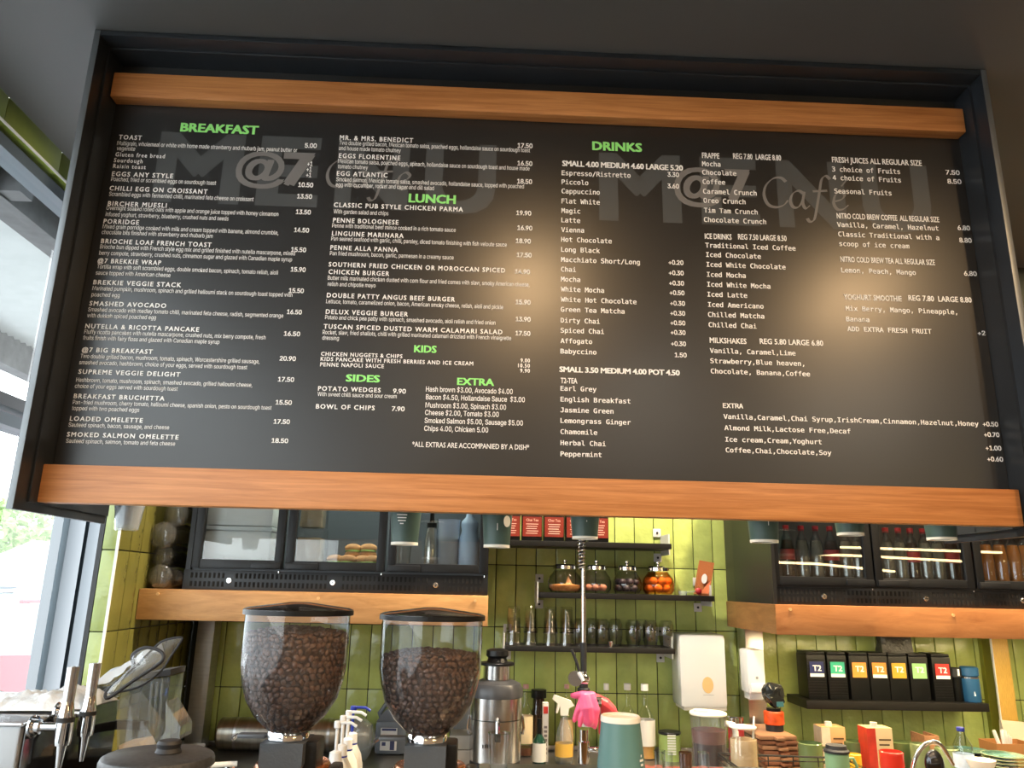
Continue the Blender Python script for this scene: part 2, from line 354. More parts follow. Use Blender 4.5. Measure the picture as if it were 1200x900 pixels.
# ------------------------------------------------------------------ MENU BOARD
BX0, BX1, BZ0, BZ1, BY0, BY1 = -1.398, 1.772, EYE+0.189, CEIL-0.002, 2.33, 2.90
board = thing('menu_board', 'big black boxed cafe menu board hung under the ceiling with two orange timber rails', 'menu board', (0, 0, 0))
FR = mat('black_powder_coat', (0.02, 0.023, 0.027), 0.33, var=0.15, nscale=5)
T = 0.02
for nm, a in (('side_panel', (BX0, BX0+T, BY0, BY1, BZ0, BZ1)), ('side_panel', (BX1-T, BX1, BY0, BY1, BZ0, BZ1)), ('top_panel', (BX0+T, BX1-T, BY0, BY1, BZ1-T, BZ1))):
    MB().cbox(*a, 0.0012).build(nm, FR, board)
SHEENM = mat('edge_trim_metal', (0.2, 0.215, 0.225), 0.42, 0.7)
for q0, q1 in ((BX0, BX0+T), (BX1-T, BX1)): MB().cbox(q0+.0005, q1-.0005, BY0-0.0022, BY0-0.0003, BZ0, BZ1-.002, .0004).build('edge_trim', SHEENM, board)  # metal strip added so the dark front edge shows a bright sky reflection
EDGE = mat('worn_edge_grey', (0.11, 0.12, 0.13), 0.35)
MB().box(BX0-0.0012, BX0+0.0, BY0-0.0008, BY0+0.02, BZ0, BZ1).box(BX1, BX1+0.0012, BY0-0.0008, BY0+0.02, BZ0, BZ1).build('edge_line', EDGE, board)  # paler grey on the worn edges paints in the light they catch
for sx in (1, -1):
    a = BX0+T if sx > 0 else BX1-T
    MB().cbox(a, a+sx*0.008, BY0+0.06, BY1, BZ0+0.027, BZ1-T-0.001, 0.0015).build('inner_liner', FR, board)
MB().cbox(BX0+T+0.009, BX1-T-0.009, BY0+0.06, BY1, BZ1-T-0.009, BZ1-T-0.001, 0.0015).build('inner_liner', FR, board)
PX0, PX1, PY = BX0+0.03, BX1-0.03, 2.482
zt1, zt0 = EYE+1.750, EYE+1.652
zb1, zb0 = EYE+0.3375, EYE+0.2195
PANEL = bpy.data.materials.new('satin_menu_panel'); n, L, b = nodes_of(PANEL)
b.inputs['Base Color'].default_value = (0.013, 0.0125, 0.012, 1); b.inputs['Roughness'].default_value = 0.27; b.inputs['Specular IOR Level'].default_value = 0.72
t_ = n.new('ShaderNodeTexCoord'); nz = n.new('ShaderNodeTexNoise'); nz.inputs['Scale'].default_value = 3; L.new(t_.outputs['Object'], nz.inputs[0])
mr = n.new('ShaderNodeMapRange'); mr.inputs['To Min'].default_value = 0.30; mr.inputs['To Max'].default_value = 0.35; L.new(nz.outputs[0], mr.inputs[0]); L.new(mr.outputs[0], b.inputs['Roughness'])
panel = MB().box(PX0, PX1, PY, PY+0.018, EYE+0.225, BZ1-T-0.01).build('menu_panel', PANEL, board, smooth=False)
MB().cbox(PX0+0.002, PX1-0.004, 2.43, PY-0.001, zt0, zt1, 0.004).build('timber_rail', TIMBER, board)['label'] = 'upper orange timber rail'
MB().cbox(PX0-0.002, PX1-0.004, 2.43, PY-0.001, zb0, zb1, 0.004).build('timber_rail', TIMBER, board)['label'] = 'lower orange timber rail'

YT = PY-0.0014
GREENL = mat('print_green', srgb(150, 235, 130), 0.6)
def wm(name, a, col):
    m = bpy.data.materials.new(name); n, L, b = nodes_of(m); b.inputs['Base Color'].default_value = (*col, 1); b.inputs['Roughness'].default_value = 0.4; return m
WM1 = wm('watermark_grey', 1, (0.06, 0.065, 0.067)); WM2 = wm('logo_grey', 1, (0.17, 0.165, 0.16))
STY = {'T': ('sans', 0.026, 1.24, 5.4), 'D': ('inter', 0.005, 1.0, 4.9), 'P': ('inter', 0.02, 0.95, 5.4), 'S': ('sans', 0.016, 1.24, 4.9), 'H': ('sans', 0.042, 1.0, 10.2),
       'K': ('sans', 0.038, 1.0, 8.4), 'M': ('mono', 0.016, 1.0, 5.6), 'C': ('sans', 0.022, 1.0, 6.4), 'B': ('sans', 0.034, 0.93, 6.4), 'L': ('inter', 0.009, 1.0, 6.0), 'Q': ('sans', 0.024, 1.18, 4.6)}
def line(mb, txt, u0, v, u1, sty, yy=YT):
    f, bo, spc, cap = STY[sty]
    if f == 'inter' and 'D' in txt: f = 'sans'
    p = V(u0, v, Y=yy); q = V(u0, v-cap, Y=yy)
    letter(mb, txt, p.x, XatU(u1, yy, p.z), p.z, q.z-p.z, yy, f, bo, spc)
def price(mb, txt, u1, v, w=17.5, sty='P'): line(mb, txt, u1-w, v, u1, sty)
def section(name, label, lines, prices=(), m=WHITE):
    mb = MB()
    for l in lines: line(mb, *l)
    for l in prices: price(mb, *l)
    o = mb.build(name, m, panel, smooth=False, fix=False)
    if label: o['label'] = label
    if name == 'menu_lettering': o['kind'] = 'stuff'
    return o
for txt, u0, v, u1, s in (('BREAKFAST', 210.8, 154, 302.5, 'H'), ('LUNCH', 478.5, 237, 534, 'H'), ('KIDS', 485, 412.8, 511.5, 'K'), ('SIDES', 405, 447, 445, 'K'), ('EXTRA', 535.5, 451, 579, 'K'), ('DRINKS', 694, 175.8, 752.5, 'H')):
    section('heading', 'green %s heading' % txt, [(txt, u0, v, u1, s)], m=GREENL)
section('menu_lettering', 'white breakfast list', [
 ('TOAST', 138.8, 163.2, 165.8, 'T'), ('Multigrain, wholemeal or white with home made strawberry and rhubarb jam, peanut butter or', 137, 170, 348, 'D'), ('vegemite', 136.5, 176, 158, 'D'),
 ('Gluten free bread', 135, 183.2, 193, 'S'), ('Sourdough', 133.2, 190, 166.8, 'S'), ('Raisin toast', 132.2, 196.8, 170.5, 'S'),
 ('EGGS ANY STYLE', 130.8, 206.2, 202.5, 'T'), ('Poached, fried or scrambled eggs on sourdough toast', 130, 212, 253, 'D'),
 ('CHILLI EGG ON CROISSANT', 128, 223, 242.8, 'T'), ('Scrambled eggs with fermented chilli, marinated feta cheese on croissant', 127.5, 229.5, 297, 'D'),
 ('BIRCHER MUESLI', 126, 241, 195, 'T'), ('Overnight soaked rolled oats with apple and orange juice topped with honey cinnamon', 124.5, 245.8, 326, 'D'), ('infused yoghurt, strawberry, blueberry, crushed nuts and seeds', 123.5, 253.2, 267.5, 'D'),
 ('PORRIDGE', 121, 261.8, 162.5, 'T'), ('Mixed grain porridge cooked with milk and cream topped with banana, almond crumble,', 120, 267.6, 326, 'D'), ('chocolate bits finished with strawberry and rhubarb jam', 119, 274.2, 249, 'D'),
 ('BRIOCHE LOAF FRENCH TOAST', 118, 285, 247.5, 'T'), ('Brioche bun dipped with French style egg mix and grilled finished with nutella mascarpone, mixed', 117, 291.2, 345.5, 'D'), ('berry compote, strawberry, crushed nuts, cinnamon sugar and glazed with Canadian maple syrup', 116, 298.5, 342, 'D'),
 ('@7 BREKKIE WRAP', 114, 308, 188.5, 'T'), ('Tortilla wrap with soft scrambled eggs, double smoked bacon, spinach, tomato relish, aioli', 113.5, 314.5, 325.5, 'D'), ('sauce topped with American cheese', 112, 321.8, 199.5, 'D'),
 ('BREKKIE VEGGIE STACK', 109, 333.2, 212, 'T'), ('Marinated pumpkin, mushroom, spinach and grilled halloumi stack on sourdough toast topped with', 108, 340, 342.5, 'D'), ('poached egg', 107, 347.3, 140, 'D'),
 ('SMASHED AVOCADO', 104.5, 358, 194.5, 'T'), ('Smashed avocado with medley tomato chilli, marinated feta cheese, radish, segmented orange', 103, 364.8, 331.8, 'D'), ('with dukkah spiced poached egg', 102, 371.8, 182.5, 'D'),
 ('NUTELLA & RICOTTA PANCAKE', 99.5, 384.6, 233, 'T'), ('Fluffy ricotta pancakes with nutella mascarpone, crushed nuts, mix berry compote, fresh', 98.5, 391, 311, 'D'), ('fruits finish with fairy floss and glazed with Canadian maple syrup', 97, 398, 257, 'D'),
 ('@7 BIG BREAKFAST', 95.5, 412.3, 178.5, 'T'), ('Two double grilled bacon, mushroom, tomato, spinach, Worcestershire grilled sausage,', 94, 419.5, 304, 'D'), ('smashed avocado, hashbrown, choice of your eggs, served with sourdough toast', 92.5, 426.8, 289.5, 'D'),
 ('SUPREME VEGGIE DELIGHT', 91.5, 438, 211, 'T'), ('Hashbrown, tomato, mushroom, spinach, smashed avocado, grilled halloumi cheese,', 89, 447.3, 295.5, 'D'), ('choice of your eggs served with sourdough toast', 87.5, 454.5, 208, 'D'),
 ('BREAKFAST BRUCHETTA', 86, 466.6, 192.5, 'T'), ('Pan-fried mushroom, cherry tomato, halloumi cheese, spanish onion, pesto on sourdough toast', 85, 473.5, 318, 'D'), ('topped with two poached eggs', 84, 480.5, 163, 'D'),
 ('LOADED OMELETTE', 81.5, 493, 167, 'T'), ('Sauteed spinach, bacon, sausage, and cheese', 80, 500, 198, 'D'),
 ('SMOKED SALMON OMELETTE', 78, 511.5, 209, 'T'), ('Sauteed spinach, salmon, tomato and feta cheese', 77, 518.8, 205, 'D')],
 [('5.00', 371, 173, 14), ('+1', 366, 194.5, 6), ('+1', 365, 200.8, 6), ('+1', 364.5, 207.5, 6), ('10.50', 366.8, 219), ('13.50', 365.5, 232.5), ('13.50', 364, 250.8), ('14.50', 362, 272), ('15.50', 358.5, 295), ('15.90', 358, 318.2),
  ('15.50', 355.8, 343), ('16.50', 353.5, 368), ('16.50', 351.5, 393.5, 19), ('20.90', 346.5, 422.5, 19), ('17.50', 344.5, 447, 19), ('15.50', 341.8, 474, 19), ('17.50', 339.5, 496.5, 19), ('18.50', 337.5, 518.8, 19.5)])
section('menu_lettering', 'white egg dishes and lunch list', [
 ('MR. & MRS. BENEDICT', 398, 163.8, 484, 'T'), ('Two double grilled bacon, Mexican tomato salsa, poached eggs, hollandaise sauce on sourdough toast', 397.5, 169.5, 621, 'D'), ('and house made tomato chutney', 397, 175.8, 469.5, 'D'),
 ('EGGS FLORENTINE', 397, 185, 469, 'T'), ('Mexican tomato salsa, poached eggs, spinach, hollandaise sauce on sourdough toast and house made', 396, 191, 620.5, 'D'), ('tomato chutney', 396, 197.2, 431, 'D'),
 ('EGG ATLANTIC', 394.5, 205.8, 454, 'T'), ('Smoked salmon, Mexican tomato salsa, smashed avocado, hollandaise sauce, topped with poached', 394, 212.3, 614, 'D'), ('egg with cucumber, rocket and caper and dill salad', 393.5, 218.5, 508.5, 'D'),
 ('CLASSIC PUB STYLE CHICKEN PARMA', 391, 242.5, 542.5, 'T'), ('With garden salad and chips', 390.8, 250, 455, 'D'), ('PENNE BOLOGNESE', 390, 260.5, 466.8, 'T'), ('Penne with traditional beef mince cooked in a rich tomato sauce', 389, 266.5, 534, 'D'),
 ('LINGUINE MARINARA', 388.8, 276, 472.8, 'T'), ('Pan seared seafood with garlic, chilli, parsley, diced tomato finishing with fish veloute sauce', 388, 281.8, 593.8, 'D'), ('PENNE ALLA PANNA', 387, 292.6, 466, 'T'), ('Pan fried mushroom, bacon, garlic, parmesan in a creamy sauce', 386.5, 299, 531.5, 'D'),
 ('SOUTHERN FRIED CHICKEN OR MOROCCAN SPICED', 385, 312.3, 592, 'T'), ('CHICKEN BURGER', 384.8, 321, 456, 'T'), ('Butter milk marinated chicken dusted with corn flour and fried comes with slaw, smoky American cheese,', 384, 327.8, 620.5, 'D'), ('relish and chipotle mayo', 384, 335, 440, 'D'),
 ('DOUBLE PATTY ANGUS BEEF BURGER', 382.8, 348.5, 533, 'T'), ('Lettuce, tomato, caramelized onion, bacon, American smoky cheese, relish, aioli and pickle', 382, 355.3, 589.5, 'D'),
 ('DELUX VEGGIE BURGER', 381.5, 367.8, 478, 'T'), ('Potato and chick pea patty with spinach, smashed avocado, aioli relish and fried onion', 380.8, 374, 580.5, 'D'),
 ('TUSCAN SPICED DUSTED WARM CALAMARI SALAD', 379, 385, 588.8, 'T'), ('Rocket, slaw, fried shallots, chilli with grilled marinated calamari drizzled with French vinaigrette', 378, 391.5, 599, 'D'), ('dressing', 377.5, 398, 397, 'D')],
 [('17.50', 624, 173), ('16.50', 623.8, 193.8), ('18.50', 623.5, 215), ('19.90', 622.5, 252), ('16.90', 623.8, 269.5), ('18.90', 622, 284.8), ('17.50', 623, 301.2), ('14.90', 621, 320.8), ('15.90', 621.8, 356.5), ('13.90', 621.8, 376.5), ('17.50', 621.5, 393)])
section('menu_lettering', 'white kids list', [('CHICKEN NUGGETS & CHIPS', 376, 416.8, 471.5, 'Q'), ('KIDS PANCAKE WITH FRESH BERRIES AND ICE CREAM', 375.5, 422.8, 554.5, 'Q'), ('PENNE NAPOLI SAUCE', 375, 429.2, 449.8, 'Q')],
        [('9.00', 621, 424.5, 11, 'Q'), ('10.50', 621, 430.5, 14, 'Q'), ('9.90', 621, 436.5, 11.5, 'Q')])
section('menu_lettering', 'white sides list', [('POTATO WEDGES', 372.5, 457.8, 446, 'T'), ('With sweet chilli sauce and sour cream', 372, 464, 464.8, 'D'), ('BOWL OF CHIPS', 370, 478.8, 439, 'T')], [('9.90', 475.5, 460.8, 15), ('7.90', 474, 481.5, 15)])
section('menu_lettering', 'white food extras list', [('Hash brown $3.00, Avocado $4.00', 499, 458.8, 600.8, 'L'), ('Bacon $4.50, Hollandaise Sauce  $3.00', 499, 468, 615, 'L'), ('Mushroom $3.00, Spinach $3.00', 498.5, 477.5, 593, 'L'), ('Cheese $2.00, Tomato $3.00', 498, 486.2, 584.5, 'L'),
        ('Smoked Salmon $5.00, Sausage $5.00', 497.5, 495.5, 612.8, 'L'), ('Chips 4.00, Chicken 5.00', 497, 504.8, 572, 'L'), ('*ALL EXTRAS ARE ACCOMPANIED BY A DISH*', 483, 523.5, 620, 'L')])
section('menu_lettering', 'white coffee list', [('SMALL 4.00 MEDIUM 4.60 LARGE 5.20', 658.8, 194.5, 800.5, 'B')]+[(t, 658.2-0.08*k, v, u, 'M') for k, (t, v, u) in enumerate((
 ('Espresso/Ristretto', 205.2, 739), ('Piccolo', 215.8, 689.5), ('Cappuccino', 226.5, 703), ('Flat White', 238.2, 703), ('Magic', 249.5, 680), ('Latte', 260.5, 680), ('Vienna', 271.8, 684.5), ('Hot Chocolate', 283.2, 717), ('Long Black', 295, 703), ('Macchiato Short/Long', 306.8, 750),
 ('Chai', 318.2, 675), ('Mocha', 329.8, 680), ('White Mocha', 341.5, 708), ('White Hot Chocolate', 353.5, 746), ('Green Tea Matcha', 365.2, 732), ('Dirty Chai', 378, 703), ('Spiced Chai', 389.8, 708), ('Affogato', 402, 694), ('Babyccino', 414.2, 699)))],
 [('3.30', 795.8, 207, 13.5), ('3.60', 795.8, 220.5, 13.5), ('+0.20', 801, 310), ('+0.30', 801.3, 322.2), ('+0.30', 801.7, 334.2), ('+0.50', 802.2, 345.5), ('+0.30', 802.8, 357.8), ('+0.30', 803, 369.5), ('+0.50', 803.2, 380.8), ('+0.30', 803.5, 392), ('+0.30', 804, 405.2), ('1.50', 804.8, 418.5, 14)])
section('menu_lettering', 'white tea list', [('SMALL 3.50 MEDIUM 4.00 POT 4.50', 655.5, 435.8, 796.8, 'B'), ('T2-TEA', 657, 449, 676.5, 'C')]+[(t, 656.8, v, u, 'M') for t, v, u in (
 ('Earl Grey', 457.8, 699), ('English Breakfast', 470.5, 738.8), ('Jasmine Green', 483, 719), ('Lemongrass Ginger', 495.5, 739.2), ('Chamomile', 508.5, 700), ('Herbal Chai', 521.5, 710), ('Peppermint', 534.5, 705))])
section('menu_lettering', 'white frappe, iced drink and milkshake list', [('FRAPPE', 822.8, 185.2, 843.2, 'C'), ('REG 7.80  LARGE 8.80', 859.2, 186, 915.5, 'C'), ('ICE DRINKS', 826, 279.8, 857.5, 'C'), ('REG 7.50 LARGE 8.50', 865, 280.5, 922, 'C'), ('MILKSHAKES', 831.8, 401.8, 875, 'C'), ('REG 5.80 LARGE 6.80', 890.5, 403, 965, 'C')]+[(t, a, v, u, 'M') for t, a, v, u in (
 ('Mocha', 822.8, 194.5, 844.5), ('Chocolate', 823, 204.5, 863), ('Coffee', 823.5, 215.5, 850), ('Caramel Crunch', 824, 226.8, 886.8), ('Oreo Crunch', 824.5, 237.5, 873.8), ('Tim Tam Crunch', 825, 249, 888), ('Chocolate Crunch', 825, 260, 898),
 ('Traditional Iced Coffee', 826.5, 290, 932.5), ('Iced Chocolate', 827.5, 301, 891.8), ('Iced White Chocolate', 828, 312.5, 920.8), ('Iced Mocha', 828.5, 324.2, 874), ('Iced White Mocha', 828.8, 335.8, 903), ('Iced Latte', 829, 347.5, 875.8), ('Iced Americano', 829.8, 359.5, 895), ('Chilled Matcha', 829.8, 371.2, 895.8), ('Chilled Chai', 830.5, 383.2, 886.8),
 ('Vanilla, Caramel,Lime', 832, 413.5, 932.5), ('Strawberry,Blue heaven,', 832.5, 425.5, 942.5), ('Chocolate, Banana,Coffee', 833, 437.5, 949.5))])
section('menu_lettering', 'white drink extras list', [(t, a, v, u, 'M') for t, a, v, u in (('EXTRA', 847.2, 478, 871), ('Vanilla,Caramel,Chai Syrup,IrishCream,Cinnamon,Hazelnut,Honey', 848, 490.8, 1147), ('Almond Milk,Lactose Free,Decaf', 849, 504, 996.8), ('Ice cream,Cream,Yoghurt', 850, 517.5, 963), ('Coffee,Chai,Chocolate,Soy', 850.5, 530, 974.5))],
 [('+0.50', 1170, 499.5, 18), ('+0.70', 1171.5, 511.8, 18), ('+1.00', 1173.8, 527.5, 18.5), ('+0.60', 1175.8, 540.5, 18.5)])
section('menu_lettering', 'white juice, cold brew and smoothie list', [('FRESH JUICES ALL REGULAR SIZE', 975.2, 190.2, 1080.5, 'C'), ('NITRO COLD BREW COFFEE  ALL REGULAR SIZE', 980.8, 256, 1101, 'C'), ('NITRO COLD BREW TEA ALL REGULAR SIZE', 985.2, 306.8, 1096, 'C'), ('YOGHURT SMOOTHIE', 989.2, 351, 1057, 'C'), ('REG 7.80  LARGE 8.80', 1064.8, 352.2, 1139, 'C')]+[(t, a, v, u, 'M') for t, a, v, u in (
 ('3 choice of Fruits', 975.2, 200.8, 1055), ('4 choice of Fruits', 976, 210.8, 1056), ('Seasonal Fruits', 978, 226.5, 1045), ('Vanilla, Caramel, Hazelnut', 981.2, 265.8, 1100), ('Classic Traditional with a', 982.5, 277, 1101), ('scoop of ice cream', 983.8, 288.2, 1066), ('Lemon, Peach, Mango', 986, 319.2, 1073.5), ('Mix Berry, Mango, Pineapple,', 991.2, 364, 1121.8), ('Banana', 991.8, 376.5, 1019), ('ADD EXTRA FRESH FRUIT', 993.2, 388, 1092))],
 [('7.50', 1125, 204.5, 16.5), ('8.50', 1127, 215, 16.5), ('6.80', 1137, 269.5, 14.5), ('8.80', 1139, 284, 14.5), ('6.80', 1145, 323, 15), ('+2', 1155, 392.8, 9)])
# watermarks: MENU in big grey capitals, twice; logo over each
def bigword(u0, v0, u1, vt, letters):
    mb = MB(); yy = PY-0.0004; p = V(u0, v0, Y=yy); h = V(u0+6, vt, Y=yy).z-p.z
    for ch, a, b_ in letters:
        x0 = XatU(a, yy, p.z+h/2); x1 = XatU(b_, yy, p.z+h/2); letter(mb, ch, x0, x1, p.z, h, yy, 'sans', 0.032, res=4)
    return mb.build('watermark_lettering', WM1, panel, smooth=False, fix=False)
bigword(178, 236, 284, 154, (('M', 183, 284), ('E', 303, 375), ('N', 394, 479), ('U', 498, 581)))['label'] = 'large grey MENU word on the left half'
bigword(703, 258, 797, 179, (('M', 702, 798), ('E', 821, 889), ('N', 911, 990), ('U', 1010, 1090)))['label'] = 'large grey MENU word on the right half'
def ribbon(mb, strokes, x0, z0, sx, sz, y, nib=0.07, ang=0.75, wmin=0.025):
    nx, nz_ = math.cos(ang), math.sin(ang)
    for st in strokes:
        pts = []
        P = [st[0]]+list(st)+[st[-1]]
        for i in range(1, len(P)-2):
            for k in range(7):
                t = k/7; a, b_, c, d = P[i-1], P[i], P[i+1], P[i+2]
                pts.append(tuple(0.5*((2*b_[j])+(c[j]-a[j])*t+(2*a[j]-5*b_[j]+4*c[j]-d[j])*t*t+(3*b_[j]-a[j]-3*c[j]+d[j])*t**3) for j in (0, 1)))
        pts.append(st[-1]); vs = []
        for i, (x, z) in enumerate(pts):
            q0, q1 = pts[max(0, i-1)], pts[min(len(pts)-1, i+1)]; dx, dz = q1[0]-q0[0], q1[1]-q0[1]; l = math.hypot(dx, dz) or 1; dx /= l; dz /= l
            w_ = (abs(dx*nz_-dz*nx)*nib+wmin)/2
            vs += [(x0+(x-dz*w_)*sx, y, z0+(z+dx*w_)*sz), (x0+(x+dz*w_)*sx, y, z0+(z-dx*w_)*sz)]
        y -= 3e-5; mb.add(vs, [(2*i, 2*i+1, 2*i+3, 2*i+2) for i in range(len(pts)-1)])
CAFE = [[(.62, .86), (.5, .98), (.3, .95), (.1, .72), (.03, .4), (.12, .1), (.32, .02), (.52, .1), (.64, .26)],
        [(1.06, .5), (.93, .58), (.78, .48), (.7, .25), (.76, .05), (.9, .06), (1.02, .28), (1.08, .55)], [(1.08, .56), (1.02, .2), (1.08, .02), (1.2, .12)],
        [(1.78, 1.0), (1.68, 1.1), (1.56, .98), (1.48, .6), (1.38, .1), (1.28, -.32), (1.16, -.4), (1.1, -.3)], [(1.3, .58), (1.5, .6), (1.68, .62)],
        [(1.86, .28), (2.04, .36), (2.12, .5), (2.02, .6), (1.88, .48), (1.82, .22), (1.9, .03), (2.05, .04), (2.2, .18)], [(2.06, .78), (2.2, .98)]]
def logo(at, seven, c0, c1, cv, ch, lab):
    mb = MB(); yy = PY-0.0009
    for chs, a, b_, v0, v1, bo in (('@', *at, 0.02), ('7', *seven, 0.045)):
        p = V(a, v0, Y=yy); h = V(a, v1, Y=yy).z-p.z
        if chs == '@':
            vs, fs = glyphs('@', 'sans', bo, 1, 0, 5); ax = [x for x, _ in vs]; az = [z for _, z in vs]; x1 = XatU(b_, yy, p.z)
            [mb.add([(p.x+(x+i_*bo-min(ax))/(max(ax)-min(ax))*(x1-p.x), yy-2e-5*k_, p.z+(z+j_*bo-min(az))/(max(az)-min(az))*h) for x, z in vs], fs) for k_, (i_, j_) in enumerate(((-1, -1), (1, -1), (-1, 1), (1, 1)))]
        else: letter(mb, chs, p.x, XatU(b_, yy, p.z), p.z, h, yy, 'sans', bo, res=5)
    p = V(c0, cv, Y=yy); x1 = XatU(c1, yy, p.z); h = V(c0, cv-ch, Y=yy).z-p.z
    ribbon(mb, CAFE, p.x, p.z, (x1-p.x)/2.2, h, yy-1e-4)
    o = mb.build('logo_lettering', WM2, panel, smooth=False, fix=False); o['label'] = lab
logo((275, 331, 219, 177), (329, 366, 217, 178), 381, 483, 219, 34, 'pale logo lettering on the left half')
logo((792, 845, 241, 196), (851, 881, 236, 198), 895, 995, 243, 36, 'pale logo lettering on the right half')
#INSERT2
# ------------------------------------------------------------------ OUTSIDE, seen through the side window
struct('ground_outside', MB().box(-80, -2.06, -20, 90, -0.3, -0.15), mat('pale_concrete_paving', (0.5, 0.49, 0.47), 0.8, var=0.08, nscale=0.5))
cn = thing('street_canopy', 'corrugated metal canopy over the pavement outside the side window', 'canopy', (0, 0, 0))
mb = MB(); x0c, x1c, zc = -3.75, -2.12, EYE+1.8; nr = 120
for i in range(nr):
    ya, yb = 1.5+i*0.085, 1.5+(i+1)*0.085; ym = (ya+yb)/2
    mb.add([(x0c, ya, zc), (x1c, ya, zc), (x1c, ym, zc+0.03), (x0c, ym, zc+0.03), (x1c, yb, zc), (x0c, yb, zc)], [(0, 1, 2, 3), (3, 2, 4, 5)])
mb.build('roof_sheet', mat('corrugated_zinc', (0.5, 0.51, 0.5), 0.45, 0.4, var=0.05), cn, fix=False, smooth=False)
DKB = mat('dark_canopy_steel', (0.12, 0.12, 0.12), 0.6, var=0.2, nscale=14)
MB().box(x0c-0.12, x0c+0.02, 1.5, 12, zc-0.22, zc+0.05).build('edge_beam', DKB, cn)
MB().box(x1c-0.25, x1c-0.1, 1.5, 12, zc-0.14, zc-0.01).build('rafter', DKB, cn)
for y in (3.2, 6.9, 10.5): MB().box(x0c, x1c, y, y+0.1, zc-0.13, zc-0.005).build('cross_beam', DKB, cn)
MB().box(x0c-0.1, x0c, 11.8, 11.9, -0.15, zc-0.2).build('post', DKB, cn)
p = V(62, 660, Y=16)
t = thing('lamp_post', 'thin grey lamp post standing in the car park outside', 'lamp post', (p.x, 16, -0.15))
MB().cyl(0.035, 0, 4.6, 10).build('pole', ALU, t); MB().cbox(-0.5, 0.05, -0.06, 0.06, 4.6, 4.68, 0.02).build('lamp_head', ALU, t); MB().cyl(0.12, 0, 0.04, 12).build('base_plate', ALU, t)
LEAF = mat('pale_green_leaves', (0.24, 0.36, 0.12), 0.7, var=0.5, nscale=3)
BARK = mat('grey_bark', (0.2, 0.16, 0.12), 0.9)
for k, (u, h, rr, lab) in enumerate(((-14, 5.6, 2.6, 'leftmost pale green tree across the car park'), (14, 6.3, 2.3, 'taller loose tree left of the white house roof'), (33, 4.6, 2.0, 'low round tree just right of the taller loose tree'), (52, 5.4, 2.4, 'pale green tree behind the lamp post'), (73, 5.0, 2.3, 'tree nearest the window jamb across the car park'), (100, 5.6, 2.6, 'tree hidden partly behind the window jambs'))):
    q = V(u, 660, Y=42+5.5*k); t = thing('tree', lab, 'tree', (q.x, q.y, -0.15), group='trees across the car park'); rnd = random.Random(k)
    MB().tube([(0, 0, 0), (0.1, 0, h*.3), (0, 0, h*.62)], 0.16, 8, rad=[.2, .15, .08]).build('trunk', BARK, t)
    mb = MB()
    for j in range(300):
        a, e, r = rnd.uniform(0, 2*PI), rnd.uniform(-1, 1), rr*rnd.uniform(.5, 1)**.6
        c = Vector((r*math.cos(a)*math.sqrt(1-e*e), r*math.sin(a)*math.sqrt(1-e*e), h*.66+e*h*.34*(r/rr)))
        s_ = rnd.uniform(.18, .42); M = Matrix.Rotation(rnd.uniform(0, 6), 3, Vector((rnd.random()-.5, rnd.random()-.5, rnd.random()-.5)).normalized())
        mb.add([c+M@Vector(w_)*s_ for w_ in ((-1, 0, -.3), (0, -.6, .3), (1, 0, -.2), (0, .7, .3), (0, 0, .8))], [(0, 1, 4), (1, 2, 4), (2, 3, 4), (3, 0, 4), (0, 3, 2, 1)])
    tag(mb.build('foliage', LEAF, t, smooth=False, fix=False), kind='stuff')
q = V(38, 668, Y=34)
t = thing('house', 'white house with a gabled roof across the car park', 'house', (q.x, 34, -0.15))
MB().box(-2.6, 2.6, 0, 5, 0, 1.9).build('wall', mat('white_render', (0.8, 0.8, 0.78), 0.8), t)
MB().prism([(-2.9, 1.85), (2.9, 1.85), (0, 3.2)], -0.3, 5.3).build('roof', mat('pale_roof_tiles', (0.62, 0.62, 0.6), 0.7, var=0.1), t)
for x in (-1.3, 0.5): MB().box(x, x+0.8, -0.03, 0.0, 0.7, 1.3).build('window', mat('dark_house_glass', (0.08, 0.1, 0.12), 0.2), t)
t = thing('hedge', 'low pale hedge along the far side of the car park', 'hedge', (V(50, 680, Y=30).x, 30, -0.15)); mb = MB(); rnd = random.Random(5)
for j in range(700):
    c = Vector((rnd.uniform(-6, 6), rnd.uniform(-.5, .5), rnd.uniform(0, .75))); s_ = rnd.uniform(.08, .18)
    mb.add([c+Vector(w_)*s_ for w_ in ((-1, 0, -.3), (0, -.8, .2), (1, 0, -.2), (0, .8, .2), (0, 0, 1))], [(0, 1, 4), (1, 2, 4), (2, 3, 4), (3, 0, 4)])
tag(mb.build('foliage', LEAF, t, smooth=False, fix=False), kind='stuff'); MB().box(-6, 6, -.4, .4, 0, .6).build('branch_mass', LEAF, t)
TYRE = mat('tyre_rubber', (0.03, 0.03, 0.03), 0.7); CARG = mat('car_glass', (0.35, 0.42, 0.46), 0.05, 0.2, coat=1)  # pale glass colour stands in for sky reflected in the car windows
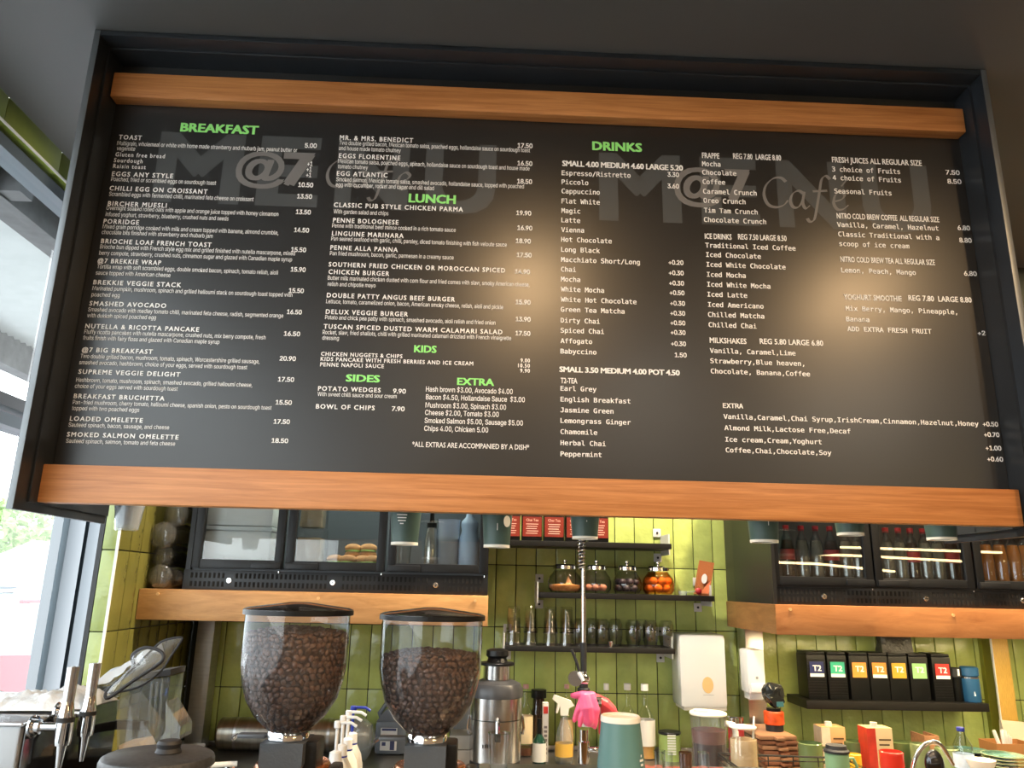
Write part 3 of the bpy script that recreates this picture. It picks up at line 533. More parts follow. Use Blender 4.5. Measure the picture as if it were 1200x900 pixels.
def car(name, label, loc, col, flip=1):
    t = thing(name, label, 'car', loc, 0 if flip > 0 else PI)
    cm = mat(name+'_paint', col, 0.25, coat=1.0)
    body = [(-2.0, .3), (-2.08, .55), (-2.02, .88), (-1.75, .95), (-.9, .97), (.75, .96), (1.5, .86), (1.95, .72), (2.05, .5), (2.0, .28)]
    arch = lambda c: [(c+.36*math.cos(a), .28+.36*math.sin(a)) for a in [PI*k/8 for k in range(9)]]
    poly = body+arch(1.28)+arch(-1.3); mb = MB(); mb.prism(poly, -.84, .84); mb.build('body', cm, t)
    cab = [(-1.85, .93), (-1.62, 1.32), (-1.2, 1.47), (-.1, 1.49), (.35, 1.38), (.98, .94)]
    n_ = len(cab); mb = MB(); mb.add([(x, y*(.8 if z < 1 else .64), z) for y in (-1, 1) for x, z in cab], [tuple(range(n_)), tuple(range(2*n_-1, n_-1, -1))]+[(i, i+n_, (i+1) % n_+n_, (i+1) % n_) for i in range(n_)]); mb.build('greenhouse', CARG, t)
    MB().cbox(-1.35, .1, -.6, .6, 1.46, 1.51, .015).build('roof', cm, t)
    for x in (-1.3, 1.28):
        for y in (-.74, .74):
            mb = MB().lathe([(.19, -.09), (.29, -.1), (.32, -.05), (.32, .05), (.29, .1), (.19, .09)], 24, closed=True); mb.xf(Matrix.Translation((x, y, .32)) @ Matrix.Rotation(PI/2, 4, 'X')); w_ = mb.build('wheel', TYRE, t)
            mb = MB().cyl(.2, -.06, .06, 20)
            for k in range(5): mb.box(-.02, .02, 0, .18, -.095, .095); mb.xf(Matrix.Rotation(2*PI/5, 4, 'Z'))
            mb.xf(Matrix.Translation((x, y, .32)) @ Matrix.Rotation(PI/2, 4, 'X')); mb.build('hub', CHROME, w_)
    MB().cbox(-.35, -.15, -.86, -.83, .82, .86, .008).build('door_handle', cm, t); MB().cbox(.55, .72, -.98, -.8, .92, 1.04, .03).build('wing_mirror', cm, t)
    MB().cbox(1.86, 2.02, -.75, -.4, .6, .74, .03).build('headlight', WHITEP, t); MB().cbox(-2.09, -1.98, -.78, -.55, .65, .85, .02).build('tail_light', mat('tail_red', (.5, .02, .02), .3), t)
    return t
q = V(4, 800, Y=8.6)
car('red_car', 'red hatchback parked just outside the side window', (q.x+1.3, 9.3, -0.15), (0.62, 0.03, 0.05))
q = V(5, 735, Y=14)
car('white_car', 'white car parked beyond the red hatchback', (q.x-.3, 14, -0.15), (0.85, 0.86, 0.86))
car('silver_car', 'silver car parked furthest away by the hedge', (V(40, 700, Y=22).x, 22, -0.15), (0.6, 0.62, 0.64), -1)

# ------------------------------------------------------------------ BACK COUNTER, LEDGES, POSTS, SHELVES
CZ = EYE-0.753
ct = thing('back_counter', 'long stainless steel back counter under the tiled wall', 'counter', (0, 0, 0))
MB().cbox(-1.39, 5.15, 3.0, 3.985, CZ-0.035, CZ, 0.004).build('worktop', mat('counter_steel', (0.3, 0.29, 0.27), 0.3, 0.9, var=0.15, nscale=4), ct)
MB().box(-1.39, 5.15, 3.06, 3.98, 0.0, CZ-0.036).build('cabinet_body', BLACK, ct)
MB().cbox(-1.39, 5.15, 3.965, 3.985, CZ, CZ+0.02, 0.003).build('upstand', STEEL, ct)
for k in range(8): MB().cbox(-1.36+k*.8, -.6+k*.8, 3.04, 3.059, .1, CZ-.06, .004).build('cabinet_door', BLACK, ct)
zl1, zl0 = EYE-0.0415, EYE-0.163
lg = thing('timber_ledge', 'left timber ledge carrying the black display fridge with three doors', 'ledge', (0, 0, 0), group='timber ledges')
MB().cbox(XS+0.002, 0.035, 3.32, 3.985, zl0, zl1, 0.003).build('plank', LEDGEW, lg)
BUT = mat('timber_plug', srgb(226, 180, 120), 0.5)
def plug(u, v, par, y=3.319, r=.0065, m=BUT, name='screw_plug'):
    q = V(u, v, Y=y); mb = MB().cyl(r, -.004, 0, 12); mb.xf(Matrix.Translation((q.x, y, q.z)) @ Matrix.Rotation(-PI/2, 4, 'X')); return mb.build(name, m, par)
for u, v in ((185, 696), (373, 701), (557, 704)): plug(u, v, lg)
zr1, zr0 = EYE-0.0515, EYE-0.173
lg2 = thing('timber_ledge', 'right timber ledge carrying the fridge full of bottles', 'ledge', (0, 0, 0), group='timber ledges')
MB().cbox(1.245, 5.15, 3.32, 3.98, zr0, zr1, 0.003).build('plank', wood('ledge_timber_warm', srgb(192, 130, 76), srgb(150, 92, 46), (1.2, 8, 8), .45, 0, 3), lg2)
MB().box(1.2425, 1.245, 3.322, 3.98, zr0+.001, zr1-.001).build('end_veneer', wood('end_veneer', srgb(150, 108, 62), srgb(112, 76, 40), (8, 1.6, 8), .5, 0, 4), lg2)
for u, v in ((926, 714), (1117, 721)): plug(u, v, lg2)
lb = thing('under_ledge_light', 'warm light bar fixed below the right timber ledge', 'light bar', (2.1, 3.5, zr0)); MB().cbox(-.8, .8, -.02, .02, -.005, -.0005, .001).build('housing', STEEL, lb); MB().box(-.78, .78, -.015, .015, -.0062, -.0052).build('diffuser', mat('bar_glow', (1, .9, .6), .5, emit=(1, .8, .4), estr=3), lb)
l = area('bar_lamp', (0, 0, -.009), (0, 0, 0), 1.5, .03, 13, (1, .8, .46)); l.parent = lb
def post(name, label, u0, u1, v, Y, z1, side=.1, m=STEEL):
    a = V(u0, v, Y=Y); x1 = XatU(u1, Y, a.z); t = thing(name, label, 'post', ((a.x+x1)/2, Y, CZ)); w2_ = (x1-a.x)/2
    MB().cbox(-w2_, w2_, 0, side, 0, z1-CZ, .003).build('tube', m, t); return t
t = post('steel_post', 'brushed steel post at the left end of the tiled wall under the ledge', 231, 251, 740, 3.86, zl0, .1, mat('dull_steel', (.42, .41, .39), .38, .9, var=.1, stretch=(1, 1, 10)))
MB().cbox(-.06, .06, -.005, .0, 0, .03, .002).build('foot_collar', STEEL, t)
t = post('steel_post', 'brushed steel post with the white soap dispenser on it', 873, 894, 745, 3.86, zr0, .12)
MB().cbox(-.065, .065, -.005, 0, 0, .03, .002).build('foot_collar', STEEL, t)
# right: darker olive strip and translucent strip standing against the tiles
a = V(1147, 752, Y=3.99)
struct('trim_5', MB().box(a.x, a.x+.006, 3.97, 3.999, CZ, zr0).box(a.x+.006, a.x+.055, 3.992, 3.999, CZ, zr0), mat('olive_trim', srgb(128, 132, 44), .4))
a = V(1162, 752, Y=3.9); x1 = XatU(1181, 3.9, a.z)
t = thing('acrylic_strip', 'tall amber translucent strip standing by the tiles under the right ledge', 'panel', ((a.x+x1)/2, 3.9, CZ))
w_ = (x1-a.x)/2
MB().cbox(-w_, w_, 0, .012, 0, zr0-CZ-.004, .003).build('tube', mat('amber_fluted_plastic', srgb(212, 170, 84), .25, var=.15, nscale=30, stretch=(14, 1, 1), bump=.3, bscale=30), t)
MB().box(-w_-.004, -w_-.0002, -.002, .01, 0, zr0-CZ-.004).build('edge_strip', WHITEP, t)

BRK = mat('bracket_grey', (0.6, 0.6, 0.58), .5)
SHM = mat('shelf_black', (0.01, 0.009, 0.008), 0.45, var=.2, spec=.3)
def shelf(label, u0, u1, vt, vb, Yf=3.76, ends=()):
    a = V(u0, vt[0], Y=Yf); b_ = V(u1, vt[1], Y=Yf); th = a.z-V(u0, vb, Y=Yf).z; zt = (a.z+b_.z)/2
    t = thing('wall_shelf', label, 'shelf', ((a.x+b_.x)/2, Yf, zt), group='black wall shelves'); w_ = (b_.x-a.x)/2
    MB().cbox(-w_, w_, 0, 3.998-Yf, -th, 0, .002).build('plank', SHM, t)
    for s_ in ends:
        x = s_*(w_+.003); MB().box(x-.003, x+.003, .06, 3.998-Yf, -.05, .05).build('end_bracket', BRK, t)
        for dz in (.045, -.08): 
            xx = x-s_*.02; MB().cbox(xx-.02, xx+.02, 3.99-Yf, 3.998-Yf, dz, dz+.042, .003).build('wall_plate', BRK, t)
            mb = MB().cyl(.006, 0, .004, 10); mb.xf(Matrix.Translation((xx, 3.99-Yf, dz+.021)) @ Matrix.Rotation(PI/2, 4, 'X')); mb.build('screw', RUBBER, t)
    return zt
zA = shelf('top black shelf holding the red-labelled tins', 560, 787, (631.5, 637.5), 638, ends=(1,))
zB = shelf('middle black shelf holding the four lidded jars', 632, 837, (693.5, 699), 700, ends=(-1, 1))
zC = shelf('lower black shelf holding upturned glasses and jar mugs', 592, 791, (756, 761.5), 762, ends=(-1, 1))
zD = shelf('right black shelf holding the square tea caddies', 945, 1159, (820, 825.5), 830)

def box_at(u0, u1, v, Y, z):
    return XatU(u0, Y, z+.05), XatU(u1, Y, z+.05)
def cx_of(u, Y, z): return XatU(u, Y, z)

# tins on the top shelf
TINR = mat('red_tin_label', srgb(122, 40, 26), .4, var=.1); tint = None
for k, u in enumerate((597.5, 623, 648.5, 674, 700)):
    x = cx_of(u, 3.82, zA+.05); t = thing('spice_tin', ['red-labelled black tin at the left end of the top shelf', 'red-labelled black tin second from the left on the top shelf', 'red-labelled black tin in the middle of the top shelf', 'red-labelled black tin behind the hanging cup on the top shelf', 'red-labelled black tin at the right end of the row on the top shelf'][k], 'tin', (x, 3.82, zA), group='red-labelled tins')
    MB().cbox(-.05, .05, -.04, .06, 0, .15, .006).build('body', BLACKP, t)
    MB().cbox(-.042, .042, -.035, .05, .15, .17, .005).build('lid', BLACKP, t)
    MB().box(-.046, .046, -.0425, -.0405, .02, .115).build('label', TINR, t)
    mb = MB(); letter(mb, 'Chai Tea', -.03, .03, .093, .012, -.0432, 'sans', .008)
    for j in range(5): mb.box(-.03+.004*(j % 2), .03-.004*(j % 3), -.0432, -.043, .078-j*.011, .081-j*.011)
    mb.build('lettering', mat('pale_pink_print', (.75, .5, .42), .6), t, fix=False, smooth=False)

# jars on the middle shelf
LIDM = mat('polished_lid', (.78, .76, .72), .15, 1.0)
def jar(u, wpx, label, fill, glassm=GLASS, extra=None):
    Y = 3.86; x = cx_of(u, Y, zB+.05); r = wpx/899*Y/2; t = thing('storage_jar', label, 'jar', (x, Y, zB), group='lidded glass jars on the shelf'); h = .1
    prof = [(0, .002), (r*.8, .002), (r*.97, .02), (r, .05), (r*.9, .078), (r*.68, .1), (r*.62, .108)]
    MB().lathe([(p_[0], p_[1]) for p_ in prof]+[(r*.6, .108), (r*.66, .098), (r*.87, .076), (r*.965, .05), (r*.94, .022), (r*.78, .006), (0, .006)], 28).build('glass_body', glassm, t)
    l = MB().lathe([(0, .112), (r*.7, .112), (r*.7, .128), (r*.6, .134), (0, .134)], 28).build('lid', LIDM, t)
    MB().lathe([(0, .134), (.006, .134), (.006, .142), (.012, .148), (.012, .155), (0, .16)], 16).build('knob', LIDM, l)
    fill(t, r*.93); return t
def powder(col, h, name='sugar'):
    def f(t, r):
        MB().lathe([(0, .008), (r*.8, .008), (r*.97, .024), (r*.99, h), (r*.4, h+.006), (0, h+.002)], 20).build(name, mat(name+'_fill', col, .8, var=.25, nscale=80, bump=.4, bscale=200), t)
    return f
def sugarcard(t, r):
    powder(srgb(200, 130, 70), .036, 'raw_sugar')(t, r); MB().prism([(-.0, .04), (.035, .036), (.014, .078)], -.03, -.026).build('paper_packet', mat('tan_paper', srgb(222, 176, 128), .7), t)
def balls(col, n_, rb, name):
    m = mat(name+'_skin', col, .5, var=.2)
    def f(t, r):
        rnd = random.Random(3)
        for j in range(n_):
            lay = j//7; a = j*2*PI/7+lay*.4; rr = (r-rb*1.15) if j % 7 else 0
            MB().sph((rr*math.cos(a)*.95, rr*math.sin(a)*.95, .01+rb+lay*rb*1.6), rb, 12, (1, 1, .9)).build(name, m, t)
    return f
jar(662, 39, 'glass jar of raw brown sugar with a paper packet, leftmost on the middle shelf', sugarcard)
jar(699, 34, 'glass jar of pinkish sweets behind the sprayer pipe on the middle shelf', balls(srgb(176, 110, 84), 7, .018, 'sweet'))
jar(735, 33, 'glass jar of dark chocolates, third on the middle shelf', balls(srgb(60, 44, 50), 14, .018, 'chocolate'))
jar(771.5, 37, 'amber glass jar of pale biscuits, rightmost on the middle shelf', balls(srgb(236, 168, 100), 14, .021, 'biscuit'), glassy('amber_glass', (.95, .76, .52), (.78, .5, .26), 1.4))
# kraft pouch, scoop and red scoop
x = cx_of(822, 3.85, zB+.05)
t = thing('paper_pouch', 'orange brown printed pouch leaning at the right end of the middle shelf', 'pouch', (x, 3.86, zB))
mb = MB().add([(-.032, -.02, 0), (.032, -.02, 0), (.032, .02, 0), (-.032, .02, 0), (-.036, -.012, .09), (.036, -.012, .09), (.036, .012, .09), (-.036, .012, .09), (-.036, -.003, .165), (.038, -.003, .168), (.038, .003, .168), (-.036, .003, .165)],
    [(0, 3, 2, 1), (0, 1, 5, 4), (1, 2, 6, 5), (2, 3, 7, 6), (3, 0, 4, 7), (4, 5, 9, 8), (5, 6, 10, 9), (6, 7, 11, 10), (7, 4, 8, 11), (8, 9, 10, 11)])
mb.xf(Matrix.Rotation(.2, 4, 'Y')).build('bag', mat('kraft_orange', srgb(176, 104, 58), .5, var=.1, bump=.3), t)
mb = MB().lathe([(0, 0), (.014, 0), (.014, .001), (0, .001)], 18, sy=1.7); mb.xf(Matrix.Translation((.012, -.0215, .08)) @ Matrix.Rotation(.2, 4, 'Y') @ Matrix.Rotation(PI/2, 4, 'X')).build('white_label', WHITE, t)
mb = MB().prism([(-.02, .01), (.03, .01), (.044, .07), (.02, .05), (.005, .03)], -.0225, -.021); mb.build('orange_flash', mat('flash_orange', srgb(232, 132, 88), .5), t)
x = cx_of(800, 3.82, zB+.02)
t = thing('scoop', 'clear scoop with a red end lying beside the pouch', 'scoop', (x, 3.82, zB))
MB().lathe([(0, 0), (.018, .0), (.022, .02), (.02, .02), (.016, .003), (0, .003)], 18).build('bowl', ACRYL, t)
MB().tube([(.02, 0, .014), (.05, .0, .018), (.07, 0, .02)], .004, 8).build('handle', ACRYL, t)
MB().sph((.078, 0, .021), .02, 12, (.8, .6, .8)).build('red_end', mat('scoop_red', srgb(170, 34, 40), .4), t)
# glasses on the lower shelf
def glass_mesh(r0, r1, h, th=.002):
    """upturned drinking glass: mouth on the shelf"""
    return MB().lathe([(r0, 0), (r1, h-.004), (r1-.003, h), (0, h), (0, h-.012), (r1-th*1.5, h-.012), (r0-th, 0)], 24, closed=False)
def hi(u, Y, z, label, proto=None, group='tall tumblers stacked on the lower shelf'):
    x = cx_of(u, Y, z+.06)
    if proto: return dup(proto, (x, Y, z), label=label)
    t = thing('tumbler', label, 'glass', (x, Y, z), group=group)
    MB().lathe([(.036, 0), (.030, .118), (.027, .122), (0, .122), (0, .11), (.0265, .11), (.0335, 0)], 24).build('glass_wall', GLASS, t)
    MB().lathe([(.0365, 0), (.0365, .004), (.0335, .004), (.0335, 0)], 24, closed=True).build('rim', GLASS, t); return t
nm = ['leftmost', 'second', 'third', 'fourth']; g0 = None
for k, u in enumerate((602, 622, 645, 664)):
    for lv in (0, 1):
        g = hi(u, 3.85+.02*(k % 2), zC+lv*.055, 'upturned tumbler, %s one of the %s stack from the left on the lower shelf' % ('lower' if lv == 0 else 'upper', nm[k] if k else 'first'), g0); g0 = g0 or g
jm = None
for k, (u, Y) in enumerate(((680, 3.83), (694, 3.9), (706, 3.83), (721, 3.9), (742, 3.83), (752, 3.92), (762, 3.83), (781, 3.83))):
    lab = 'upturned glass jar mug, number %s from the left in the row of jar mugs' % ['one', 'two', 'three', 'four', 'five', 'six', 'seven', 'eight'][k]
    x = cx_of(u, Y, zC+.06)
    if jm: dup(jm, (x, Y, zC), label=lab); continue
    jm = thing('jar_mug', lab, 'glass', (x, Y, zC), group='upturned jar mugs on the lower shelf')
    MB().lathe([(.03, 0), (.031, .004), (.029, .008), (.031, .012), (.029, .016), (.031, .022), (.036, .032), (.0365, .1), (.03, .12), (.022, .126), (0, .122), (0, .118), (.022, .12), (.033, .1), (.033, .034), (.027, .02), (.027, 0)], 24).build('glass_wall', GLASS, jm)
    MB().tube([(.0, -.034, .1), (0, -.056, .092), (0, -.06, .066), (0, -.05, .046), (0, -.034, .042)], .0045, 8).build('handle', GLASS, jm)
x = cx_of(716, 3.775, zC+.02)
t = thing('shot_measure', 'small steel shot measure in front of the jar mugs', 'measure', (x, 3.785, zC))
MB().lathe([(.011, 0), (.015, .026), (.013, .026), (.01, .003), (0, .003)], 16).build('cup', CHROME, t); MB().lathe([(0, -0.0), (.012, 0), (.012, .002), (0, .002)], 16).build('foot', CHROME, t)

# tea caddies
TEAC = [('navy', (26, 36, 92), 1), ('teal green', (50, 176, 140), 1), ('orange', (238, 150, 62), 0), ('orange and cream', (226, 140, 52), 1), ('mustard', (216, 160, 48), 0), ('pale green', (150, 204, 132), 0), ('red', (206, 52, 44), 1)]
for k, u in enumerate((957.5, 982, 1007.5, 1031, 1054, 1078, 1105)):
    nm_, c_, band = TEAC[k]; Y = 3.81; x = cx_of(u, Y, zD+.1)
    t = thing('tea_caddy', 'tall black tea caddy with the %s square label' % nm_, 'tea box', (x, Y, zD), group='square tea caddies on the right shelf')
    MB().cbox(-.046, .046, 0, .12, 0, .198, .003).build('body', BLACKP, t); MB().cbox(-.044, .044, .002, .118, .1985, .212, .003).build('lid', BLACKP, t)
    if k in (0, 1, 6):
        mb = MB()
        for j in range(14):
            z = .012+j*.0125
            if z > (.175 if k < 6 else .09): break
            mb.box(-.042, .042, -.002, 0, z, z+.005)
        tag(mb.build('ribs', BLACKP, t), kind='stuff')
    lab = MB().box(-.034, .034, -.0045, -.0025, .1, .168).build('label', mat('tea_label_'+nm_.replace(' ', '_'), srgb(*c_), .5), t)
    mb = MB(); letter(mb, 'T2', -.02, .022, .126, .026, -.0052, 'sans', .03)
    if band: mb.box(-.034, .034, -.0052, -.005, .1, .115)
    mb.build('lettering', WHITE, lab, fix=False, smooth=False)
x = cx_of(1122, 3.83, zD+.07)
t = thing('travel_cup', 'black travel cup between the red caddy and the blue flask', 'cup', (x, 3.84, zD)); MB().lathe([(0, 0), (.024, 0), (.027, .005), (.027, .1), (.029, .105)], 20).build('body', BLACKP, t); MB().cyl(.03, .105, .15, 20, ch=.004).build('lid', RUBBER, t); MB().box(-.004, .004, -.032, -.029, .115, .145).build('white_tab', WHITE, t)
BLU = mat('blue_flask', srgb(36, 84, 124), .4, var=.05)
x = cx_of(1137.5, 3.82, zD+.07)
t = thing('vacuum_flask', 'blue vacuum flask with a steel band at the right end of the caddy shelf', 'flask', (x, 3.82, zD)); MB().lathe([(0, 0), (.037, 0), (.04, .006), (.04, .105), (0, .105)], 24).build('body', BLU, t); MB().cyl(.0405, .106, .112, 24).build('steel_band', CHROME, t); MB().cyl(.041, .113, .158, 24, ch=.006).build('lid', BLU, t)
mb = MB(); mb.prism([(-.012, .03), (-.004, .03), (-.01, .05)], -.0405, -.0395); mb.build('mark', WHITE, t)
x = cx_of(1046, 3.87, zD+.25)
t = thing('foil_pouch', 'black crumpled pouch lying on top of the caddies', 'pouch', (x, 3.86, zD+.212))
bm = bmesh.new(); bmesh.ops.create_cube(bm, size=1); bmesh.ops.subdivide_edges(bm, edges=bm.edges, cuts=5, use_grid_fill=True)
for q in bm.verts:
    q.co = Vector((q.co.x*.15, q.co.y*.07*(1-.5*(q.co.z+.5)), (q.co.z+.5)*.095)); nn = noise.noise_vector(q.co*28); q.co += Vector((nn.x, nn.y, 0 if q.co.z < .01 else nn.z))*.006
mb = MB(); bm.verts.index_update(); mb.add([q.co[:] for q in bm.verts], [[q.index for q in f.verts] for f in bm.faces]); bm.free(); mb.build('bag', mat('black_foil', (.02, .02, .018), .3, bump=.4), t, ang=80); MB().box(-.07, .07, -.005, .005, .088, .096).build('seal', BLACKP, t)

# ------------------------------------------------------------------ FRIDGES
SHELLM = mat('fridge_black', (0.01, 0.011, 0.013), 0.4, spec=.4)
INSL = mat('fridge_liner', (0.1, 0.115, 0.13), 0.4)
LED = mat('led_strip', (1, .8, .4), .5, emit=(1.0, .72, .3), estr=1.6)
def fridge(label, x0, x1, z0, zt, doors, vb, screws, Yf=3.35, liner=INSL, light=13):
    """doors: list of (u0, u1, v) at the frame's foot; vb: v of the vent strip's top at the left and right"""
    t = thing('display_fridge', label, 'fridge', ((x0+x1)/2, Yf, z0)); ox = (x0+x1)/2; W = (x1-x0)/2; D = .5; H = zt-z0
    zv = V((doors[0][0]+doors[0][1])/2, doors[0][2], Y=Yf).z-z0+.004
    MB().box(-W, -W+.02, .012, D, 0, H).build('side_panel', SHELLM, t); MB().box(W-.02, W, .012, D, 0, H).build('side_panel', SHELLM, t)
    MB().box(-W+.02, W-.02, D-.02, D, 0, H).build('back_panel', liner, t); MB().box(-W+.02, W-.02, .012, D-.02, H-.02, H).build('top_panel', SHELLM, t)
    MB().box(-W+.02, W-.02, .03, D-.02, 0, zv+.012).build('floor_panel', liner, t)
    v_ = MB().cbox(-W, W, 0, .012, 0, zv-.006, .002).build('vent_panel', SHELLM, t)
    mb = MB(); n_ = int(2*W/.0185)
    for i in range(n_):
        xx = -W+.03+i*.0185
        if xx > W-.03 or any(abs(xx-(XatU(s_[0], Yf, z0+zv*.45)-ox)) < .024 for s_ in screws): continue
        for q in (.16, .56): mb.box(xx, xx+.009, -.0012, .0, zv*q, zv*(q+.24))
    tag(mb.build('vent_slots', mat('slot_black', (.003, .003, .003), .9), v_), kind='stuff')
    for s_ in screws:
        q = V(s_[0], s_[1], Y=Yf-.002); mb = MB().cyl(.011, 0, .005, 16, ch=.001); mb.xf(Matrix.Translation((q.x-ox, 0, zv*.46)) @ Matrix.Rotation(PI/2, 4, 'X')); mb.build('screw', CHROME, v_)
        mb = MB().box(-.006, .006, -.0058, -.0052, -.001, .001).box(-.001, .001, -.0058, -.0052, -.006, .006); mb.xf(Matrix.Translation((q.x-ox, 0, zv*.46))); mb.build('screw_slot', RUBBER, v_)
    for k, (u0, u1, v) in enumerate(doors):
        a = XatU(u0, Yf, z0+zv)-ox; b_ = XatU(u1, Yf, z0+zv)-ox; fw = .034; zz = zv+.002; hh = H-.03
        d = MB().cbox(a, a+fw, -.006, .026, zz, hh, .003).cbox(b_-fw, b_, -.006, .026, zz, hh, .003).cbox(a+fw, b_-fw, -.006, .026, zz, zz+.036, .003).cbox(a+fw, b_-fw, -.006, .026, hh-.036, hh, .003).build('door', SHELLM, t)
        MB().box(a+fw, b_-fw, .006, .010, zz+.036, hh-.036).build('glass_pane', FPANE, d)
        side = (b_-.125, b_-.004) if k == 0 else (a+.004, a+.14)
        MB().cbox(side[0], side[1], -.02, -.0065, zz+.001, zz+.028, .004).build('handle', SHELLM, d)
        mb = MB().cyl(.0025, 0, .007, 8, (b_-.01, -.004, zz-.014)); mb.build('hinge_pin', CHROME, d)
    zs = H*.5
    MB().box(-W+.03, W-.03, .05, D-.04, zs, zs+.006).build('shelf', glassy('shelf_glass', (.9, .95, .95), (.7, .85, .8), 1.3, haze=.1), t)
    MB().box(-W+.03, W-.03, .05, .056, H-.05, H-.035).build('led_strip', LED, t)
    l = area('fridge_lamp', (0, .2, H-.04), (0, 0, 0), 2*W-.1, .05, light, (1, .93, .82)); l.parent = t
    return t, z0+zv+.012
FZT = 2.42
fx0, fx1 = V(213, 690, Y=3.35).x, V(571.5, 690, Y=3.35).x
fl, zf = fridge('black three-door display fridge on the left ledge with food inside', fx0, fx1, zl1, FZT, ((224, 330, 668), (333.5, 450, 669.5), (453.5, 570.5, 671.5)), None, ((268, 683), (389.5, 685), (510.5, 687)))
gx0 = V(905, 690, Y=3.35).x
fr, zg = fridge('black display fridge on the right ledge full of soft drink bottles', gx0, 2.62, zr1, FZT, ((905, 1024.5, 688), (1026.5, 1143, 691), (1145.5, 1262, 694)), None, ((966, 699), (1085.5, 702.5), (1199, 706)), liner=mat('dark_liner', (.06, .05, .045), .5), light=5)
t = thing('housing_panel', 'black cabinet side panel between the tiled wall and the bottle fridge', 'panel', (1.248, 3.34, zr1))
MB().cbox(0, .015, .03, .64, 0, FZT-zr1, .002).build('sheet', mat('dark_olive_black', (.022, .023, .015), .5), t); MB().box(.0, .015, .0, .022, 0, FZT-zr1).build('edge_strip', BLACK, t)

x = (cx_of(238, 3.5, zf+.1)+cx_of(322, 3.5, zf+.1))/2
for k, (z0_, h_) in enumerate(((0, .17), (.172, .17))):  # white boxes added here stand in for the bright reflection in the door
    t = thing('storage_tub', ['big white storage tub behind the first fridge door', 'second white storage tub stacked on the one behind the first fridge door'][k], 'tub', (x+.01, 3.46, zf+z0_), group='white tubs in the fridge')
    MB().cbox(-.15, .15, -.05, .2, 0, h_-.02, .008).build('tub_wall', mat('tub_white', (.82, .84, .84), .4), t); MB().cbox(-.154, .154, -.054, .204, h_-.0195, h_-.002, .004).build('lid', mat('tub_lid', (.74, .78, .8), .35), t)
# contents of the left fridge: clear tub, filled rolls, bottles and jug
x = cx_of(378, 3.5, zf+.1); t = thing('food_tub', 'tall clear tub of pale food behind the second fridge door', 'tub', (x-.05, 3.5, zf))
MB().cbox(-.06, .06, -.06, .06, 0, .17, .006).build('tub_wall', CLOUDY, t); MB().cbox(-.05, .05, -.05, .05, .004, .13, .004).build('filling', mat('pale_filling', srgb(206, 178, 140), .7, var=.2, nscale=30), t)
t = thing('food_tub', 'second clear tub stacked on the tub behind the second fridge door', 'tub', (x-.05, 3.5, zf+.172))
MB().cbox(-.055, .055, -.06, .06, 0, .12, .006).build('tub_wall', CLOUDY, t); MB().cbox(-.046, .046, -.05, .05, .004, .1, .004).build('filling', mat('pale_filling', (0, 0, 0)), t)
BUN = mat('bread_crust', srgb(206, 150, 92), .7, var=.3, nscale=22, bump=.4); LET = mat('lettuce', srgb(120, 160, 60), .6, var=.4)
for k, (u, Y, dz, rz) in enumerate(((393, 3.46, 0, .2), (408, 3.44, 0, -.3), (425, 3.46, 0, .4), (436, 3.43, .0, -.2), (431, 3.5, .052, .1), (413, 3.5, .05, .5))):
    x = cx_of(u, Y, zf+.04); t = thing('filled_roll', 'filled bread roll in the second fridge door, %s' % ['leftmost at the front', 'second at the front', 'third at the front', 'rightmost at the front', 'upper right with crusty edge', 'upper left with lettuce'][k], 'roll', (x, Y, zf+dz), rz, 'filled rolls in the fridge')
    MB().sph((0, 0, .014), .03, 14, (1.25, .95, .6)).build('bottom_bun', BUN, t); MB().lathe([(0, .026), (.034, .025), (.036, .028), (.03, .032), (0, .032)], 14).build('lettuce', LET, t); MB().sph((0, 0, .04), .032, 14, (1.2, .95, .65)).build('top_bun', BUN, t)
def bottle(name, label, u, Y, z, prof, body, cap, capm, group=None, lab=None, fillp=None, fillm=None, cat='bottle', sc=1):
    x = cx_of(u, Y, z+.1); t = thing(name, label, cat, (x, Y, z), group=group)
    MB().lathe([(r*sc, h*sc) for r, h in prof], 22).build('bottle_wall', body, t)
    if fillp: MB().lathe([(r*sc, h*sc) for r, h in fillp], 18).build('contents', fillm, t)
    MB().lathe([(r*sc, h*sc) for r, h in cap], 18).build('cap', capm, t)
    if lab: 
        r, z0_, z1_, m = lab; MB().lathe([(r*sc, z0_*sc), (r*sc+.0006, z0_*sc), (r*sc+.0006, z1_*sc), (r*sc, z1_*sc)], 22, closed=True).build('label', m, t)
    return t
x = cx_of(474, 3.48, zf+.05)
t = thing('drinking_glass', 'clear glass behind the third fridge door below the hanging cup', 'glass', (x, 3.47, zf)); MB().lathe([(0, 0), (.024, 0), (.03, .11), (.028, .11), (.022, .006), (0, .006)], 20).build('glass_wall', GLASS, t); MB().lathe([(.0285, .106), (.031, .106), (.031, .111), (.0285, .111)], 20, closed=True).build('rim', GLASS, t)
SLV = mat('silver_canister', (.6, .58, .54), .25, .9)
bottle('cream_dispenser', 'steel whipped cream canister behind the third fridge door', 505, 3.46, zf, [(0, 0), (.03, 0), (.032, .006), (.03, .13), (.024, .17), (.02, .185)], SLV, [(0, .185), (.022, .185), (.022, .205), (.011, .21), (.009, .25), (0, .252)], BLACKP, cat='dispenser')
x = cx_of(525, 3.46, zf+.1); t = thing('measuring_jug', 'tall cloudy jug of yellow liquid behind the third fridge door', 'jug', (x, 3.46, zf))
